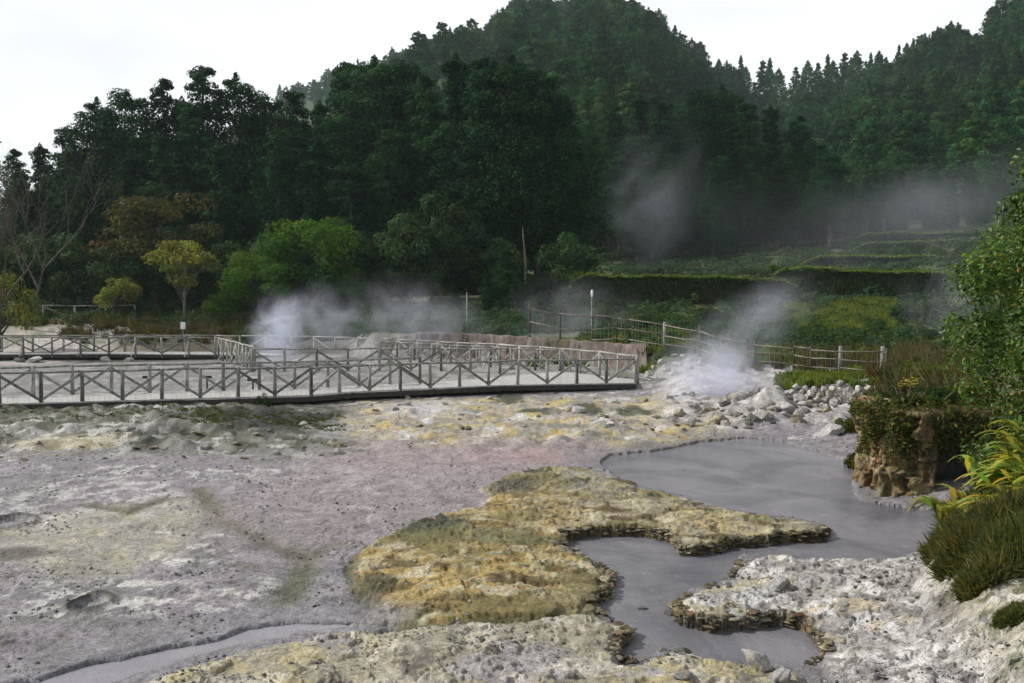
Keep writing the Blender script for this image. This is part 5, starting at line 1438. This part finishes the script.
# shrubs by the fence and terraces
SB = Plant('terrace_shrub', round_mesh(120, 3, 2.0, .0, 20, 120, .22), 3, 'under')
for k, (px, ty, D) in enumerate([(905,300,60),(940,296,58),(965,310,52),(880,318,56),(925,325,50),(600,305,60),(560,300,62),(640,312,56),(710,306,60),(740,300,64),(775,318,56),(850,335,50),(700,330,50),(955,335,44),(665,300,66),(615,296,66)]):
    put_tree(SB, px, ty, D, 'dark rounded shrub on the bank behind the fence', 'shrub', 'dark shrubs behind the fence', wide=1.2)
DB = Plant('dark_shrub', round_mesh(121, 1.5, 1.2, .0, 18, 120, .12), 1.5, 'under')
put_tree(DB, 668, 346, 45, 'dark low shrub over the white rocks at the walkway end', 'shrub', wide=1.4)
put_tree(DB, 264, 394, 33.6, 'small dark shrub growing at the edge of the near walkway', 'shrub', wide=.6)

# ------------------------------------------------------------------ steam
def steam_mat(name, dens, scale, thr=.42, seed=0.0, low=0.0):
    m, nt, out = new_mat(name)
    tc = N(nt, 'ShaderNodeTexCoord'); g = N(nt, 'ShaderNodeNewGeometry')
    add = N(nt, 'ShaderNodeVectorMath', operation='ADD'); L(nt, g.outputs['Position'], add.inputs[0]); add.inputs[1].default_value = (seed, seed * 2, seed * 3)
    n1 = noise(nt, add.outputs[0], scale, 7, .66, .9)
    ln = N(nt, 'ShaderNodeVectorMath', operation='LENGTH'); L(nt, tc.outputs['Object'], ln.inputs[0])
    mr = N(nt, 'ShaderNodeMapRange', interpolation_type='SMOOTHSTEP'); L(nt, ln.outputs['Value'], mr.inputs['Value'])
    mr.inputs['From Min'].default_value = 1.0; mr.inputs['From Max'].default_value = .15
    e = math_n(nt, 'SUBTRACT', math_n(nt, 'ADD', n1, math_n(nt, 'MULTIPLY', mr.outputs[0], .10)), thr + .06)
    e = math_n(nt, 'MAXIMUM', e, low)
    e = math_n(nt, 'MULTIPLY', math_n(nt, 'MULTIPLY', e, mr.outputs[0]), dens)
    pv = N(nt, 'ShaderNodeVolumePrincipled'); pv.inputs['Color'].default_value = (.83, .86, 1, 1); pv.inputs['Anisotropy'].default_value = .1
    L(nt, e, pv.inputs['Density']); L(nt, pv.outputs[0], out.inputs['Volume'])
    m.cycles.volume_step_rate = 1.0
    return m
def steam(px, py, D, rx, ry, rz_, dens, label, tilt=0.0, scale=.5, thr=.42, low=0.0):
    import bmesh
    bm = bmesh.new(); bmesh.ops.create_icosphere(bm, subdivisions=3, radius=1); me = bpy.data.meshes.new('steam'); bm.to_mesh(me); bm.free()
    me.materials.append(steam_mat('steam', dens, scale, thr, px * .37, low)); o = link('steam', me); p = at(px, py, D); o.location = p
    k = D / F; o.scale = (rx * k, ry * k, rz_ * k); o.rotation_euler = (0, tilt, 0); tag(o, label, 'steam', kind='stuff')
steam(280, 332, 52, 40, 26, 54, 4.8, 'dense white steam column rising beside the pale railing', .12, .8, .38)
steam(330, 318, 55, 60, 28, 46, 1.3, 'thin steam wisp drifting off the dense column', .5, .6, .38)
steam(420, 326, 55, 105, 34, 56, 1.1, 'broad bank of steam behind the dark railing', .3, .5, .37)
steam(716, 380, 35.5, 78, 44, 58, 3.8, 'thick steam boiling from the vent among the boulders', .0, .9, .38)
steam(755, 322, 42, 100, 36, 46, 1.5, 'slanting steam plume above the fence', -.5, .6, .39)
steam(572, 318, 55, 90, 36, 52, .5, 'faint steam in front of the lamp post', .0, .45, .38)
steam(650, 200, 92, 70, 50, 100, .26, 'pale smoke wisp against the dark conifers', .3, .16, .40)
steam(930, 205, 98, 190, 60, 62, .11, 'blue grey mist lying along the slope foot', -.25, .10, .37)
steam(944, 300, 50, 60, 34, 90, .6, 'thin steam rising beside the tall shrub', .3, .35, .39)
steam(790, 255, 84, 310, 80, 110, .035, 'wide thin veil of mist over the terraces', -.1, .09, .34, .01)

# ------------------------------------------------------------------ haze
def haze():
    m, nt, out = new_mat('haze'); pv = N(nt, 'ShaderNodeVolumePrincipled'); pv.inputs['Color'].default_value = (.72, .92, .95, 1); pv.inputs['Density'].default_value = .00017
    pv.inputs['Anisotropy'].default_value = .2
    L(nt, pv.outputs[0], out.inputs['Volume'])
    mb = MB(); mb.box((0, 1000, 99), (8200, 6200, 210)); me = mb.mesh('haze', m); o = link('haze', me); tag(o, 'thin valley haze', 'haze', kind='stuff'); m.cycles.homogeneous_volume = True
haze()

# ------------------------------------------------------------------ light, sky, camera
SUN_EL = math.radians(40); SUN_AZ = math.radians(-78)      # from the view direction, towards the frame's left
d = Vector((math.sin(SUN_AZ) * math.cos(SUN_EL), math.cos(SUN_AZ) * math.cos(SUN_EL), math.sin(SUN_EL)))
sl = bpy.data.lights.new('sun', 'SUN'); sl.energy = 4.6; sl.angle = math.radians(1.2); sl.color = (1.0, .955, .89)
so = bpy.data.objects.new('sun', sl); COL.objects.link(so); so.rotation_euler = d.to_track_quat('Z', 'Y').to_euler(); so.location = (-60, 60, 90)
w = bpy.data.worlds.new('World'); SC.world = w; w.use_nodes = True; nt = w.node_tree; nt.nodes.clear()
out = nt.nodes.new('ShaderNodeOutputWorld'); bg = nt.nodes.new('ShaderNodeBackground'); bg.inputs['Strength'].default_value = .11
sky = nt.nodes.new('ShaderNodeTexSky'); sky.sky_type = 'NISHITA'; sky.sun_disc = False; sky.sun_elevation = SUN_EL; sky.sun_rotation = SUN_AZ
sky.dust_density = 3.0; sky.air_density = 1.0; sky.ozone_density = 1.0
tc = nt.nodes.new('ShaderNodeTexCoord'); mp = nt.nodes.new('ShaderNodeMapping'); mp.inputs['Scale'].default_value = (1, 1, 3.5); L(nt, tc.outputs['Generated'], mp.inputs['Vector'])
nz = noise(nt, mp.outputs[0], 2.2, 6, .55, .3)
cl = ramp(nt, nz, [(.2, (8.7, 8.9, 9.3)), (.7, (10.6, 10.6, 10.8))])
f = ramp(nt, nz, [(.25, .72), (.6, .95)])
sep = nt.nodes.new('ShaderNodeSeparateXYZ'); L(nt, tc.outputs['Generated'], sep.inputs[0])
zen = ramp(nt, sep.outputs['Z'], [(.0, 1.0), (.33, 1.0), (.85, .28)])
L(nt, mixc(nt, 1.0, mixc(nt, f, sky.outputs[0], cl), zen, 'MULTIPLY'), bg.inputs['Color']); L(nt, bg.outputs[0], out.inputs['Surface'])

cam = bpy.data.cameras.new('camera'); co = bpy.data.objects.new('camera', cam); COL.objects.link(co); co.location = (0, 0, CZ)
co.rotation_euler = (math.pi / 2 - PITCH, 0, 0); cam.sensor_width = 36; cam.lens = F / 1024 * 36; cam.clip_start = .1; cam.clip_end = 8000
SC.camera = co
vs = SC.view_settings; vs.view_transform = 'Standard'; vs.look = 'None'; vs.exposure = .06; vs.gamma = 1
cy = SC.cycles; cy.use_denoising = True; cy.denoiser = 'OPENIMAGEDENOISE'; cy.max_bounces = 6; cy.diffuse_bounces = 2; cy.glossy_bounces = 2; cy.transmission_bounces = 3
cy.volume_bounces = 3; cy.transparent_max_bounces = 8; cy.volume_step_rate = 1.0; cy.volume_max_steps = 96; cy.use_adaptive_sampling = True; cy.adaptive_threshold = .015
cy.sample_clamp_indirect = 4
